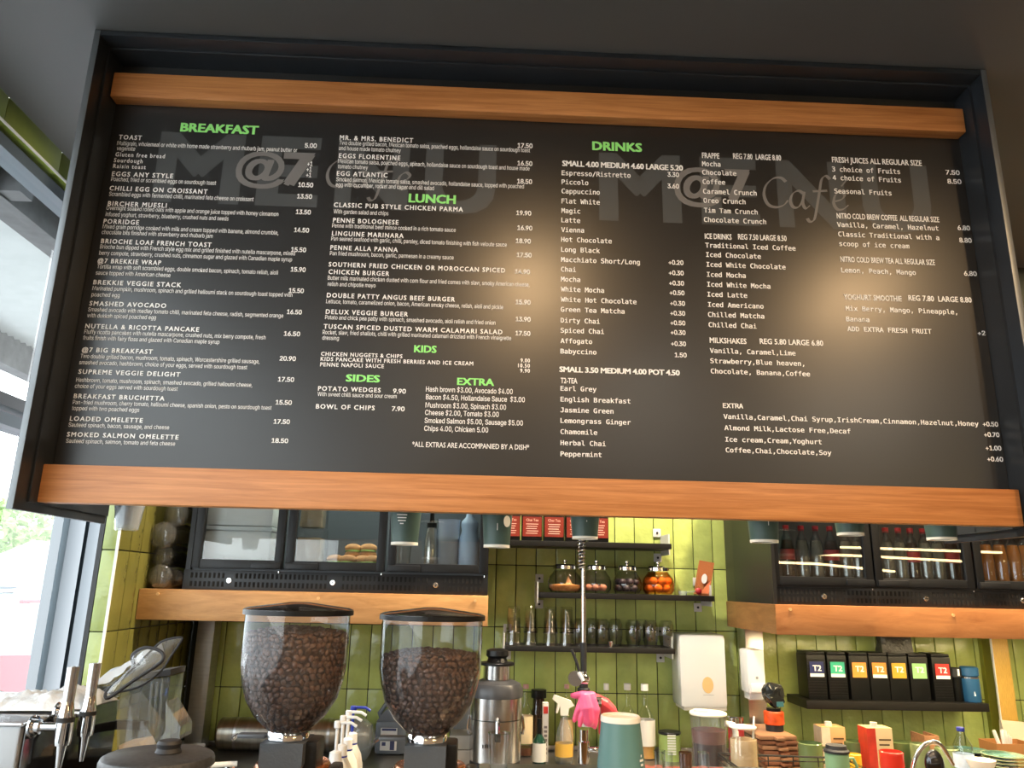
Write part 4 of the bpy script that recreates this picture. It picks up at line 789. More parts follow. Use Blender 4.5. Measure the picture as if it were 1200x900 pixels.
MB().lathe([(0, 0), (.042, 0), (.045, .005), (.05, .215), (.053, .222), (.048, .215), (.042, .006), (0, .006)], 24).build('jug_wall', glassy('milky_plastic', (.85, .88, .95), (.7, .75, .85), 1, .1, haze=.3, hcol=(.7, .75, .85)), t); MB().lathe([(0, .007), (.041, .007), (.0455, .14), (0, .14)], 20).build('liquid', mat('lemon_liquid', srgb(196, 194, 120), .3), t)
bottle('milk_bottle', 'pale blue plastic milk bottle behind the third fridge door', 549.5, 3.46, zf, [(0, 0), (.043, 0), (.046, .006), (.046, .12), (.04, .15), (.034, .175), (.038, .2), (.036, .215), (.018, .235), (.015, .25)], mat('pale_blue_plastic', srgb(176, 200, 226), .4), [(0, .25), (.017, .25), (.017, .262), (0, .262)], mat('cap_grey', (.4, .4, .42), .4))

# soft drink bottles in the right fridge
PET = glassy('bottle_pet', (.9, .93, .93), (.7, .76, .78), 2.4, .05); CAPR = mat('red_cap', srgb(186, 34, 44), .4); COLA = mat('dark_cola', (.03, .012, .008), .2, coat=.5); AMB = mat('amber_drink', srgb(170, 100, 20), .2, coat=.6)
REDL = mat('red_bottle_label', srgb(150, 40, 40), .4)
BP = [(0, 0), (.028, 0), (.031, .01), (.029, .05), (.031, .1), (.031, .15), (.024, .19), (.012, .215), (.011, .235)]
FP = [(0, .004), (.026, .004), (.028, .012), (.027, .05), (.028, .1), (.028, .145), (.021, .185), (0, .19)]
CP = [(0, .235), (.013, .235), (.014, .25), (0, .252)]
protos = {}
rows = [(1, [923, 941, 958, 975, 992, 1006], 'clear', 'first'), (2, [1041, 1056, 1070, 1085, 1100, 1116], 'clear', 'second'), (3, [1157, 1173, 1189, 1203], 'amber', 'third')]
ordn = ['leftmost', 'second from left', 'third from left', 'fourth from left', 'fifth from left', 'sixth from left']
for dn, us, kd, dd in rows:
    for Yi, Y in enumerate((3.45, 3.54)):
        for k, u in enumerate(us):
            kind = kd if kd == 'amber' else ('cola' if (k+dn+Yi) % 3 == 1 else 'clear')
            lab = '%s bottle with a red cap behind the %s door of the right fridge, %s in the %s row' % ({'amber': 'amber', 'cola': 'dark', 'clear': 'clear'}[kind], dd, ordn[k], ['front', 'back'][Yi])
            lab = ' '.join(lab.split()[:16]) if len(lab.split()) > 16 else lab
            lab = '%s bottle, %s in the %s row behind the %s right fridge door' % ({'amber': 'amber', 'cola': 'dark', 'clear': 'clear'}[kind], ordn[k], ['front', 'back'][Yi], dd)
            x = cx_of(u, 3.45, zg+.1)*(Y/3.45)
            if kind in protos: dup(protos[kind], (x, Y, zg), label=lab); continue
            b_ = bottle('drink_bottle', lab, u, Y, zg, BP, PET, CP, CAPR, 'soft drink bottles in the right fridge', (.0315, .1, .145, REDL) if kind == 'cola' else None,
                        FP, {'amber': AMB, 'cola': COLA, 'clear': mat('pale_soda', (.13, .12, .1), .1, coat=1)}[kind]); b_.location.x = x; protos[kind] = b_
# plastic sleeves of cups lying between wall and fridge
SLEEVE = glassy('crinkled_film', (.82, .8, .78), (.6, .58, .54), 2.4, .1, haze=.07, hcol=(.7, .66, .6))
for k, (u, v, rp, Y) in enumerate(((187, 678, 14.2, 3.36), (207, 677, 9, 3.44), (189.5, 652, 13, 3.4), (190.5, 627, 16, 3.36), (206, 603, 14.5, 3.4))):
    q = V(u, v, Y=Y); r = rp/899*Y*.95; lab = ['bottom', 'small right-hand', 'second', 'third', 'topmost'][k]
    t = thing('cup_sleeve', 'crinkled plastic sleeve of clear cups lying by the fridge, %s of the pile' % lab, 'plastic sleeve', (q.x, Y, max(q.z, zl1+r)), group='plastic sleeves of cups on the left ledge')
    mb = MB(); prof = [(0, -.004), (r*.8, -.004), (r*.97, .003), (r, .012)]+[(r*(1-.02*(j % 2)-.003*j), .03+j*.03) for j in range(10)]+[(r*.6, .335), (0, .34)]
    mb.lathe(prof, 26); mb.xf(Matrix.Rotation(-PI/2, 4, 'X'))
    for i_, p_ in enumerate(mb.v):
        nn = noise.noise_vector(Vector(p_)*40+Vector((k*7, 0, 0))); mb.v[i_] = (p_[0]+nn.x*.004, p_[1]+nn.y*.003, p_[2]+nn.z*.004)
    mb.build('film', SLEEVE, t, ang=60)
    mb = MB()
    for j in range(9): mb.lathe([(r*.82, .02+j*.03), (r*.86, .02+j*.03), (r*.86, .024+j*.03), (r*.82, .024+j*.03)], 22, closed=True)
    mb.lathe([(0, .012), (r*.6, .012), (r*.82, .02), (r*.8, .022), (r*.6, .015), (0, .015)], 22)
    mb.xf(Matrix.Rotation(-PI/2, 4, 'X')); tag(mb.build('cup_rims', ACRYL, t), kind='stuff')

# ------------------------------------------------------------------ CUPS hanging behind the board
t = thing('cup_rail', 'pair of thin black rods behind the menu board holding paper cups', 'rail', (0, 2.65, EYE+.30))
for dy in (-.055, .055):
    mb = MB().tube([(BX0+T, dy, 0), (BX1-T, dy, 0)], .004, 8); mb.build('rod', BLACK, t)
for k, (ub0, ub1, vb, lab) in enumerate(((458.5, 489.5, 638, 'dark green paper cup with white print hanging below the board above the fridge'), (567, 597, 641, 'dark green paper cup with a round sticker hanging below the board'), (671, 700, 631, 'dark green paper cup hanging in front of the red tins'),
        (880, 911, 635, 'dark green paper cup hanging left of the bottle fridge'), (982, 1011, 626.5, 'dark green paper cup hanging before the first bottle fridge door'), (1088, 1119, 632, 'dark green paper cup hanging before the second bottle fridge door'))):
    a = V(ub0, vb-2, Y=2.65); x1 = XatU(ub1, 2.65, a.z); r = (x1-a.x)/2; zb_ = V((ub0+ub1)/2, vb, Y=2.61).z; H = EYE+.312-zb_; rt = .0565
    t = thing('paper_cup', lab, 'paper cup', ((a.x+x1)/2, 2.65, zb_), group='paper cups hanging below the board')
    MB().lathe([(r*.96, 0), (r, .0015), (r+(rt-r)*.06, .009), (rt, H), (rt-.0015, H), (r*.95, .012), (r*.93, 0)], 32, closed=True).build('cup_wall', TEALD, t)
    MB().lathe([(r*.9, -.0005), (r+.0009, -.0005), (r+.0012, .0085), (r*.99, .0085)], 32, closed=True).build('base_band', CREAM, t); MB().lathe([(0, .004), (r*.92, .004), (r*.92, .006), (0, .006)], 32).build('cup_base', CREAM, t)
    MB().lathe([(rt-.001, H-.001), (rt+.003, H-.001), (rt+.003, H+.004), (rt-.001, H+.004)], 32, closed=True).build('rolled_rim', CREAM, t)
    if k == 0:
        mb = MB()
        for j, w_ in enumerate((.028, .034, .03, .026, .012)): mb.box(-.008-w_/2, -.008+w_/2, -r-.0035-.0013*(5-j), -r-.003-.0013*(5-j), .066+.0095*(4-j), .0695+.0095*(4-j))
        mb.build('print', WHITE, t)
    if k == 1:
        mb = MB().lathe([(0, 0), (.014, 0), (.014, .001), (0, .001)], 20, sy=1.35); mb.xf(Matrix.Rotation(.62, 4, 'Z') @ Matrix.Translation((.003, -r-.0075, .085)) @ Matrix.Rotation(PI/2, 4, 'X')); mb.build('round_sticker', CREAM, t)
    if k in (1, 2, 3):
        MB().box(-.001, .001, -r-.0055, -r-.0045, .055, .11).build('printed_line', WHITE, t)
a = V(135, 622, Y=2.65); x1 = XatU(161, 2.65, a.z); r = (x1-a.x)/2
t = thing('plastic_cup_stack', 'stack of clear plastic cups hanging at the left end of the board', 'plastic cups', ((a.x+x1)/2, 2.65, a.z), group='paper cups hanging below the board')
for j in range(6):
    z = j*.011; mb = MB().lathe([(0, z), (r*.9, z), (r, z+.004)]+[(r+(.052-r)*q/6-.001*(q % 2), z+.02*q) for q in range(1, 6)]+[(.055, z+.125), (.053, z+.125), (r*.96, z+.01), (0, z+.006)], 24)
    mb.build('cup', glassy('bright_cup', (.93, .95, .96), (.75, .8, .82), 2.2, .08, haze=.16, hcol=(.9, .92, .93)), t)

# ------------------------------------------------------------------ WALL DISPENSERS
p0 = V(797, 833, Y=3.82); x1 = XatU(853, 3.82, p0.z); zt = V(826, 743, Y=3.82).z; w_ = (x1-p0.x)/2; h = zt-p0.z
t = thing('towel_dispenser', 'white paper towel dispenser with an oval window on the green tiles', 'dispenser', ((p0.x+x1)/2+.005, 3.82, p0.z))
MB().cbox(-w_, w_, 0, .178, 0.012, h, .022).build('cover', mat('dispenser_white', (.8, .8, .76), .22, coat=.5), t)
MB().cbox(-w_+.015, w_-.005, .01, .17, 0, .02, .005).build('base', CREAM, t)
mb = MB().lathe([(0, 0), (.026, 0), (.026, .003), (0, .004)], 26, sy=1.4); mb.xf(Matrix.Translation((.018, .0005, .115)) @ Matrix.Rotation(PI/2, 4, 'X')); mb.build('level_window', mat('window_tan', srgb(226, 190, 130), .2, coat=.6), t)
MB().box(-.006, .045, -.0008, .0, .07, .0715).build('printed_mark', mat('mark_grey', (.3, .3, .3), .6), t)
Yd = 3.74; p0 = V(878, 821, Y=Yd); x1 = XatU(899, Yd, p0.z); zt = V(885, 759, Y=Yd).z; w_ = (x1-p0.x)/2; h = zt-p0.z
t = thing('soap_dispenser', 'white push soap dispenser fixed to the steel post', 'dispenser', ((p0.x+x1)/2, Yd, p0.z))
mb = MB().cbox(-w_, w_, .0, .115, .03, h-.01, .012); mb.build('housing', WHITEP, t)
MB().cbox(-w_+.008, w_-.004, -.012, .0, .035, .075, .006).build('push_button', WHITEP, t); MB().cbox(-w_+.01, w_-.01, .02, .1, 0, .03, .005).build('nozzle_block', WHITEP, t)
mb = MB().cyl(.006, 0, .003, 14); mb.xf(Matrix.Translation((0, -.001, .1)) @ Matrix.Rotation(PI/2, 4, 'X')); mb.build('lock', mat('mark_grey', (0, 0, 0)), t)

# ------------------------------------------------------------------ ON THE BACK COUNTER
def sbottle(label, u, v_top, wpx, Y, body, capm, labm=None, fill=None, fillm=None, neck=.3, lz=(.12, .5), name='bottle', group=None, shoulder=.55, caplen=.06):
    z = CZ; H = V(u, v_top, Y=Y).z-z; R = wpx/899*Y/2
    return bottle(name, label, u, Y, z, [(0, 0), (R*.9, 0), (R, .006), (R, H*shoulder), (R*.85, H*(shoulder+.06)), (R*neck, H*(shoulder+.2)), (R*neck, H*(1-caplen))], body,
                  [(0, H*(1-caplen)), (R*neck*1.3, H*(1-caplen)), (R*neck*1.3, H), (0, H)], capm, group, (R+.0004, H*lz[0], H*lz[1], labm) if labm else None,
                  [(0, .005), (R*.93, .005), (R*.93, H*fill), (0, H*fill)] if fill else None, fillm)
CL = mat('label_cream', srgb(226, 206, 164), .6, var=.05); BROWNL = mat('brown_syrup', srgb(92, 52, 24), .15, coat=.5); GOLDL = mat('golden_syrup', srgb(190, 140, 70), .15, coat=.5)
sbottle('clear bottle with a cream flower label right beside the juicer', 615.5, 802, 16, 3.84, GLASS, mat('pink_cap', srgb(196, 150, 146), .5), CL, .12, BROWNL, lz=(.18, .56))
sbottle('dark green bottle with a white label and black neck in front of the carton', 632, 842, 14.5, 3.62, mat('dark_green_glass', (.01, .05, .03), .1, coat=.6), BLACKP, mat('label_white', (.7, .68, .62), .6), lz=(.12, .5), neck=.28, shoulder=.5, caplen=.4)
t_ = sbottle('dark bottle with a square black cap behind the green bottle', 631, 808, 16, 3.9, mat('dark_brown_glass', (.03, .015, .01), .1, coat=.6), BLACKP, neck=.8, shoulder=.66, caplen=.13)
x = cx_of(638.5, 3.72, CZ+.1); t = thing('slim_carton', 'slim white carton with red and grey print beside the green bottle', 'carton', (x+.003, 3.74, CZ)); hh = V(637, 823, Y=3.74).z-CZ
MB().cbox(-.013, .013, -.02, .02, 0, hh, .002).build('box', mat('carton_white', (.66, .63, .58), .6), t); MB().box(-.01, .01, -.0212, -.0202, hh-.045, hh-.015).build('red_square', mat('red_print', srgb(190, 50, 40), .5), t)
mb = MB()
for j in range(7): mb.box(-.007, .007, -.0212, -.0204, .03+j*.018, .04+j*.018)
mb.build('print', mat('grey_print', (.2, .18, .17), .6), t)
sbottle('clear bottle with a pink cap behind the spray bottle', 664, 802, 14, 3.9, GLASS, mat('pink_cap', (0, 0, 0)), mat('label_kraft', srgb(196, 160, 110), .6), .15, GOLDL)
# spray bottle
x = cx_of(661, 3.7, CZ+.1); t = thing('spray_bottle', 'clear spray bottle with a cream trigger on the back counter', 'spray bottle', (x, 3.7, CZ)); hh = V(661, 838, Y=3.7).z-CZ
MB().lathe([(0, 0), (.038, 0), (.041, .008), (.039, hh*.5), (.03, hh*.72), (.016, hh*.9), (.016, hh)], 22).build('bottle_wall', ACRYL, t); MB().lathe([(0, .005), (.037, .005), (.036, hh*.35), (0, hh*.35)], 18).build('liquid', glassy('pale_spray', (.85, .8, .5), (.6, .55, .3), 1), t)
mb = MB().prism([(-.017, hh), (.017, hh), (.02, hh+.03), (.045, hh+.042), (.03, hh+.062), (-.045, hh+.085), (-.052, hh+.066), (-.03, hh+.05), (-.038, hh+.01), (-.03, hh+.01), (-.02, hh+.04)], -.014, .014); mb.build('trigger_head', CREAM, t)
MB().lathe([(.0392, hh*.15), (.0405, hh*.15), (.0405, hh*.42), (.0392, hh*.42)], 22, closed=True).build('label', mat('label_yellow', srgb(216, 170, 70), .6), t)
WC = mat('white_cap', (.78, .76, .72), .5)
sbottle('clear syrup bottle with a white cap behind the pink glove', 711, 801, 15, 3.88, GLASS, WC, None, .3, GOLDL, shoulder=.5, caplen=.09, group='clear syrup bottles')
sbottle('clear syrup bottle with a white cap right behind the teal cup', 736, 801, 20, 3.88, GLASS, WC, mat('label_kraft', (0, 0, 0)), .3, BROWNL, lz=(.1, .42), shoulder=.5, caplen=.09, group='clear syrup bottles')
sbottle('clear syrup bottle with a pale printed label right of the teal cup', 756.5, 801.5, 21, 3.82, GLASS, WC, mat('label_white', (0, 0, 0)), .2, GOLDL, lz=(.18, .52), shoulder=.5, caplen=.09, group='clear syrup bottles')
# green tin
x = cx_of(785, 3.8, CZ+.05); hh = V(785, 860, Y=3.8).z-CZ
t = thing('green_tin', 'pale green tin with a black lid below the towel dispenser', 'tin', (x, 3.8, CZ)); MB().cyl(.05, 0, hh, 26).build('body', mat('tin_green', srgb(150, 172, 96), .4, var=.1), t); MB().cyl(.052, hh, hh+.012, 26, ch=.003).build('lid', BLACKP, t)
mb = MB(); 
for j in range(8): mb.box(-.022, .016, -.052, -.0505, .03+j*.011, .037+j*.011)
mb.build('label', mat('tin_print', (.7, .72, .6), .6), t)
# jug of dark drink
x = cx_of(832, 3.3, CZ+.1); hh = V(830, 838, Y=3.3).z-CZ
t = thing('drink_jug', 'cloudy plastic jug of dark red drink with a white handle', 'jug', (x, 3.3, CZ))
MB().lathe([(0, 0), (.062, 0), (.064, .006), (.07, hh-.01), (.073, hh), (.06, .008), (0, .008)], 28).build('jug_wall', glassy('jug_plastic', (.95, .95, .95), (.85, .87, .87), 1.2, .12, haze=.05), t)
MB().lathe([(0, .009), (.0595, .009), (.0625, hh*.62), (0, hh*.62)], 24).build('dark_drink', mat('dark_red_drink', srgb(60, 30, 34), .2, var=.2), t)
MB().lathe([(0, hh*.621), (.0627, hh*.621), (.066, hh*.8), (0, hh*.8)], 24).build('froth', mat('red_froth', srgb(120, 70, 66), .6, var=.2, nscale=40), t)
MB().cyl(.074, hh+.001, hh+.012, 26, ch=.003).cyl(.03, hh+.012, hh+.02, 14, (-.03, 0, 0)).build('lid', CREAM, t)
MB().tube([(.068, 0, hh-.03), (.1, 0, hh-.035), (.108, 0, hh-.06), (.106, 0, hh-.15), (.09, 0, hh-.185), (.075, 0, hh-.18)], .012, 10).build('handle', WHITEP, t)
x = cx_of(863.5, 3.6, CZ+.1); hh = V(864, 839, Y=3.6).z-CZ
t = thing('red_canister', 'red canister with a steel cap between the jug and the post', 'canister', (x, 3.6, CZ)); MB().cyl(.034, 0, hh-.03, 22, ch=.003).build('body', mat('canister_red', srgb(186, 24, 30), .35), t); MB().cyl(.035, hh-.03, hh, 22, ch=.004).build('cap', CHROME, t)
x = cx_of(873, 3.08, CZ+.1); hh = V(873, 853, Y=3.08).z-CZ
t = thing('sugar_jar', 'big glass jar of beige powder with a spoon handle sticking out', 'jar', (x, 3.08, CZ)); MB().lathe([(0, 0), (.05, 0), (.053, .008), (.053, hh-.05), (.047, hh-.03), (.05, hh), (.046, hh), (.043, hh-.03), (.049, hh-.052), (.049, .01), (0, .008)], 28).build('glass_body', GLASS, t)
MB().lathe([(0, .011), (.048, .011), (.048, hh*.85), (0, hh*.87)], 24).build('powder', mat('beige_powder', srgb(214, 188, 150), .9, var=.12, bump=.3), t); MB().cyl(.05, hh+.001, hh+.006, 20).build('lid_rim', CREAM, t); MB().tube([(.03, 0, hh*.6), (.046, 0, hh+.04)], .004, 6).build('spoon_handle', WHITEP, t)
# orange pack and black bag on the stack of boards
BRD = [mat('board_walnut', srgb(134, 84, 56), .55, var=.2, nscale=6, stretch=(2, 12, 12)), mat('board_brown', srgb(172, 124, 88), .55, var=.2, nscale=6, stretch=(2, 12, 12))]
Yw = 3.5; zz = CZ; pos = ['bottom', 'second from bottom', 'third from bottom', 'fourth from bottom', 'fifth from bottom', 'sixth from bottom', 'seventh from bottom', 'topmost']
ztop = V(915, 862, Y=Yw).z; th = (ztop-CZ)/8; rnd = random.Random(4)
for k in range(8):
    x = cx_of(922-k*1.2, Yw, CZ+.1)+rnd.uniform(-.004, .004)
    t = thing('serving_board', 'brown wooden serving board, %s in the stack by the steel post' % pos[k], 'board', (x, Yw, CZ+k*th), rnd.uniform(-.03, .03), 'stacked wooden serving boards')
    MB().cbox(-.082, .082, 0, .3, .002, th-.0015, .004).build('board', BRD[k % 2], t); MB().cbox(-.02, .02, -.03, -.0002, .004, th-.004, .003).build('handle_stub', BRD[k % 2], t)
    for s_ in (-1, 1): MB().box(s_*.07-.01, s_*.07+.01, .02, .28, 0, .0019).build('foot', BLACKP, t)
x = cx_of(909, 3.6, ztop+.05)
t = thing('coffee_canister', 'orange patterned canister with a black foot on the wooden boards', 'canister', (x, 3.62, ztop)); z1 = V(909, 833, Y=3.62).z-ztop
MB().cyl(.038, 0, .025, 22).build('foot', RUBBER, t); MB().cyl(.044, .0255, z1, 26, ch=.004).build('body', mat('orange_print', srgb(220, 84, 34), .35, var=.5, nscale=26), t); MB().cyl(.03, z1, z1+.012, 20).build('neck', BLACKP, t)
mb = MB(); bm = bmesh.new(); bmesh.ops.create_icosphere(bm, subdivisions=3, radius=.045)
for q in bm.verts: nn = noise.noise_vector(q.co*38); q.co = q.co+nn*.022; q.co.z *= 1.1
zmin = min(q.co.z for q in bm.verts); bm.verts.index_update(); mb.add([(q.co.x, q.co.y, q.co.z-zmin) for q in bm.verts], [[q.index for q in f.verts] for f in bm.faces]); bm.free()
t = thing('crumpled_bag', 'crumpled black bag stuffed on top of the orange canister', 'bag', (x+.002, 3.62, ztop+z1+.0125)); mb.build('bag', mat('black_bag_film', (.02, .022, .02), .22, bump=.3), t, ang=20); MB().box(.0, .03, -.042, -.03, .01, .03).build('teal_fold', mat('teal_film', srgb(60, 110, 116), .4), t)

# crockery and cartons on the right
GM = mat('green_glaze', srgb(100, 118, 76), .15, var=.15, coat=.6); GM2 = mat('pale_green_glaze', srgb(136, 152, 104), .18, coat=.5); MINT = mat('mint_plastic', srgb(130, 168, 128), .35)
def mug(label, u, v_top, wpx, Y, m, name='mug', handle=1, lid=None, flare=1.0, z=None, group=None, hm=None):
    z = CZ if z is None else z; x = cx_of(u, Y, z+.06); H = V(u, v_top, Y=Y).z-z; R = wpx/899*Y/2
    t = thing(name, label, 'cup', (x, Y, z), group=group)
    if H > .16: z0_ = H-.13
    else: z0_ = 0
    if z0_: MB().cyl(R*.8, 0, z0_, 20).build('lower_cup', m, t)
    b_ = MB().lathe([(0, z0_), (R*.7/flare, z0_), (R*.86/flare, z0_+.012), (R, z0_+(H-z0_)*.6), (R, H-.003), (R-.004, H), (R-.006, z0_+(H-z0_)*.6), (R*.7, z0_+.016), (0, z0_+.012)], 26).build('body', m, t)
    if handle: MB().tube([(handle*R*.92, 0, H-.02), (handle*(R+.018), 0, H-.018), (handle*(R+.03), 0, H-.045), (handle*(R+.02), 0, H-.07), (handle*R*.92, 0, H-.078)], .006, 8).build('handle', hm or m, t)
    if lid: MB().lathe([(0, H+.001), (R+.003, H+.001), (R+.003, H+.008), (R*.9, H+.014), (R*.85, H+.026), (0, H+.022)], 26).build('lid', lid, t)
    return t
mug('large dark green glazed mug beside the stack of wooden boards', 951, 870, 26, 3.4, GM)
mug('mint travel cup with a black lid inside the wire basket', 984, 882, 25, 3.0, MINT, lid=RUBBER, hm=MINT)
mug('yellow cup behind the mint travel cup', 1003, 883, 14, 3.3, mat('yellow_plastic', srgb(226, 180, 40), .35), handle=0)
mug('green glazed mug with a round handle behind the yellow cup', 1003, 868, 24, 3.62, GM, hm=GM2)
mug('bright red mug in front of the red carton', 1048, 880, 25, 3.1, mat('red_glaze', srgb(214, 56, 40), .2, coat=.6), handle=0)
mug('green glazed jug with a pale handle between the red carton and the tap', 1058, 869, 22, 3.6, GM, hm=GM2)
mug('pale green cup behind the arch of the tap', 1080, 871, 20, 3.45, GM2, handle=0)
mug('pale green cup left of the water bottle', 1112, 876, 24, 3.4, GM2, handle=0)
def carton(label, u0, u1, us, vt, vc, Y, m1, m2):
    x0 = cx_of(u0, Y, CZ+.1); x1 = cx_of(u1, Y, CZ+.1); H = V(us, vt, Y=Y).z-CZ; W = .085
    t = thing('milk_carton', label, 'carton', ((x0+x1)/2, Y, CZ), .0, 'milk cartons'); w_ = (x1-x0)/2
    MB().cbox(-w_, w_, 0, W, 0, H, .002).build('box', m2, t); xs = cx_of(us, Y, CZ+.1)-(x0+x1)/2
    MB().box(-w_-.0008, xs, -.001, W-.002, .001, H-.002).build('side_print', m1, t)
    MB().cyl(.015, H, H+.018, 18, (xs*.5, .03, 0)).build('cap', WC, t)
    mb = MB()
    for j in range(6): mb.box(xs+.012, w_-.01-.008*(j % 3), -.0022, -.0012, H-.05-j*.02, H-.044-j*.02)
    mb.build('printed_lines', mat('brown_print', srgb(90, 60, 30), .6), t); return t
carton('cream and tan milk carton with a white cap behind the mint cup', 964, 992, 974, 852, 0, 3.62, mat('carton_cream', srgb(230, 214, 190), .5, var=.1, nscale=30), mat('carton_tan', srgb(214, 170, 116), .5))
carton('tall red and cream milk carton with a white cap', 1018, 1048, 1028, 853, 0, 3.5, mat('carton_red', srgb(214, 60, 40), .4, var=.25, nscale=18), mat('carton_cream2', srgb(232, 206, 160), .5))
x0 = cx_of(1088, 3.7, CZ+.05); x1 = cx_of(1101, 3.7, CZ+.05); t = thing('slatted_crate', 'small slatted brown crate behind the tap', 'crate', ((x0+x1)/2, 3.7, CZ))
for j in range(4): MB().cbox(-.035, .035, 0, .01, .004+j*.036, .026+j*.036, .002).build('slat', BRD[1], t)
for s_ in (-1, 1): MB().cbox(s_*.03-.005, s_*.03+.005, .0105, .12, 0, .135, .002).build('side', BRD[1], t)
# arched tap
Yt = 3.15; pts = [V(u, v, Y=Yt) for u, v in ((1068, 935), (1069, 905), (1074, 885), (1084, 873), (1094, 869.5), (1103, 874), (1110, 884), (1117, 896))]
b0 = V(1068, 935, Y=Yt); t = thing('arched_tap', 'chrome gooseneck tap arching over the right of the counter', 'tap', (pts[0].x, Yt, CZ))
pl = [(q.x-pts[0].x, 0, q.z-CZ) for q in pts]; pl[0] = (0, 0, 0); sm = []
for i in range(len(pl)-1):
    a_, b_, c_, d_ = [Vector(pl[max(0, min(len(pl)-1, i+o_))]) for o_ in (-1, 0, 1, 2)]
    for k in range(5):
        q = k/5; sm.append(.5*((2*b_)+(c_-a_)*q+(2*a_-5*b_+4*c_-d_)*q*q+(3*b_-a_-3*c_+d_)*q**3))
sm.append(Vector(pl[-1])); MB().tube(sm, .0085, 12).build('spout', CHROME, t); MB().cyl(.022, 0, .02, 18, ch=.003).build('base', CHROME, t)
x = cx_of(1118, 2.9, CZ+.15); hh = V(1118, 883, Y=2.95).z
t = thing('sieve_scoop', 'dark rounded metal scoop head standing in front of the water bottle', 'scoop', (x, 3.02, CZ)); MB().sph((0, 0, hh-CZ-.05), .036, 18, (1, .6, 1.4)).build('bowl', mat('dark_chrome', (.08, .08, .085), .12, .9), t); MB().cyl(.012, 0, hh-CZ-.08, 12).build('stand', mat('dark_chrome', (0, 0, 0)), t)
# water bottle
Yb_ = 3.2; x = cx_of(1131, Yb_, CZ+.1); H = V(1125, 852, Y=Yb_).z-CZ; t = thing('water_bottle', 'clear plastic water bottle with a blue cap near the plates', 'bottle', (x, Yb_, CZ))
MB().lathe([(0, 0), (.03, 0), (.035, .01)]+[(.034-.002*(j % 2), .02+j*.012) for j in range(8)]+[(.036, H*.6), (.034, H*.75), (.014, H*.9), (.013, H*.94)], 24).build('bottle_wall', PET, t)
MB().lathe([(.0352, H*.42), (.0366, H*.42), (.0372, H*.62), (.0358, H*.62)], 24, closed=True).build('label', mat('water_label', srgb(196, 212, 230), .4, var=.15, nscale=40), t); MB().cyl(.015, H*.94, H, 18, ch=.002).build('cap', mat('blue_cap', srgb(30, 44, 130), .4), t)
# plates, bowl, kraft box, straws, paper bag
TG = mat('teal_glaze', srgb(96, 138, 128), .2, var=.1, coat=.5)
zt_ = V(1176, 884, Y=3.35).z; xp = cx_of(1176, 3.35, zt_)
for k in range(7):
    t = thing('side_plate', 'teal side plate, %s in the stack on the right' % ['topmost', 'second from top', 'third from top', 'fourth from top', 'fifth from top', 'sixth from top', 'seventh from top'][k], 'plate', (xp+(k % 3-1)*.003, 3.35, zt_-.012-k*.0125), group='stacked teal plates')
    MB().lathe([(0, 0), (.045, 0), (.048, .003), (.078, .011), (.079, .0125), (.076, .013), (.047, .006), (0, .005)], 32).build('plate_body', TG, t); MB().lathe([(.0775, .0105), (.08, .0115), (.0795, .0132), (.0765, .0128)], 32, closed=True).build('rim', mat('pale_rim', srgb(170, 180, 130), .3), t)
zb_ = zt_-.012-6*.0125; t = thing('plate_crate', 'low dark crate under the stack of teal plates', 'crate', (xp, 3.35, CZ)); MB().cbox(-.075, .075, -.075, .075, 0, zb_-CZ-.003, .004).build('box', BLACKP, t); MB().box(-.06, .06, -.077, -.0752, .01, zb_-CZ-.015).build('front_panel', RUBBER, t)
zt2 = V(1142, 884, Y=3.5).z; x = cx_of(1144, 3.55, zt2)
t = thing('dinner_plate', 'teal plate lying behind the white bowl', 'plate', (x, 3.6, zt2-.01)); MB().lathe([(0, 0), (.045, 0), (.08, .009), (.082, .011), (.048, .005), (0, .004)], 30).build('plate_body', TG, t); MB().cyl(.05, CZ-zt2+.01, -.0005, 20).build('pedestal', BLACKP, t)
zt3 = V(1150, 890, Y=3.15).z; x = cx_of(1149, 3.15, zt3)
t = thing('white_bowl', 'white bowl in front of the stacked plates', 'bowl', (x, 3.15, CZ)); h_ = zt3-CZ
MB().lathe([(0, h_-.06), (.025, h_-.06), (.03, h_-.05), (.05, h_-.01), (.052, h_), (.048, h_-.002), (.026, h_-.05), (0, h_-.053)], 28).build('bowl_body', CREAM, t); MB().lathe([(0, 0), (.022, 0), (.03, h_-.0605), (0, h_-.0605)], 20).build('bowl_stack', CREAM, t)
KR = mat('kraft_board', srgb(176, 122, 70), .7, var=.08)
x0 = cx_of(1167, 3.6, CZ+.15); zk = V(1185, 872, Y=3.6).z
t = thing('kraft_box', 'brown kraft box holding wrapped cutlery at the right edge', 'box', (x0+.09, 3.6, CZ))
for a_ in ((-.09, .09, -.0, .004), (-.09, .09, .126, .13)): MB().box(a_[0], a_[1], a_[2], a_[3], 0, zk-CZ).build('wall', KR, t)
for s_ in (-1, 1): MB().box(s_*.09-.002, s_*.09+.002, .004, .126, 0, zk-CZ).build('wall', KR, t)
MB().box(-.088, .088, .004, .126, 0, .004).build('base', KR, t)
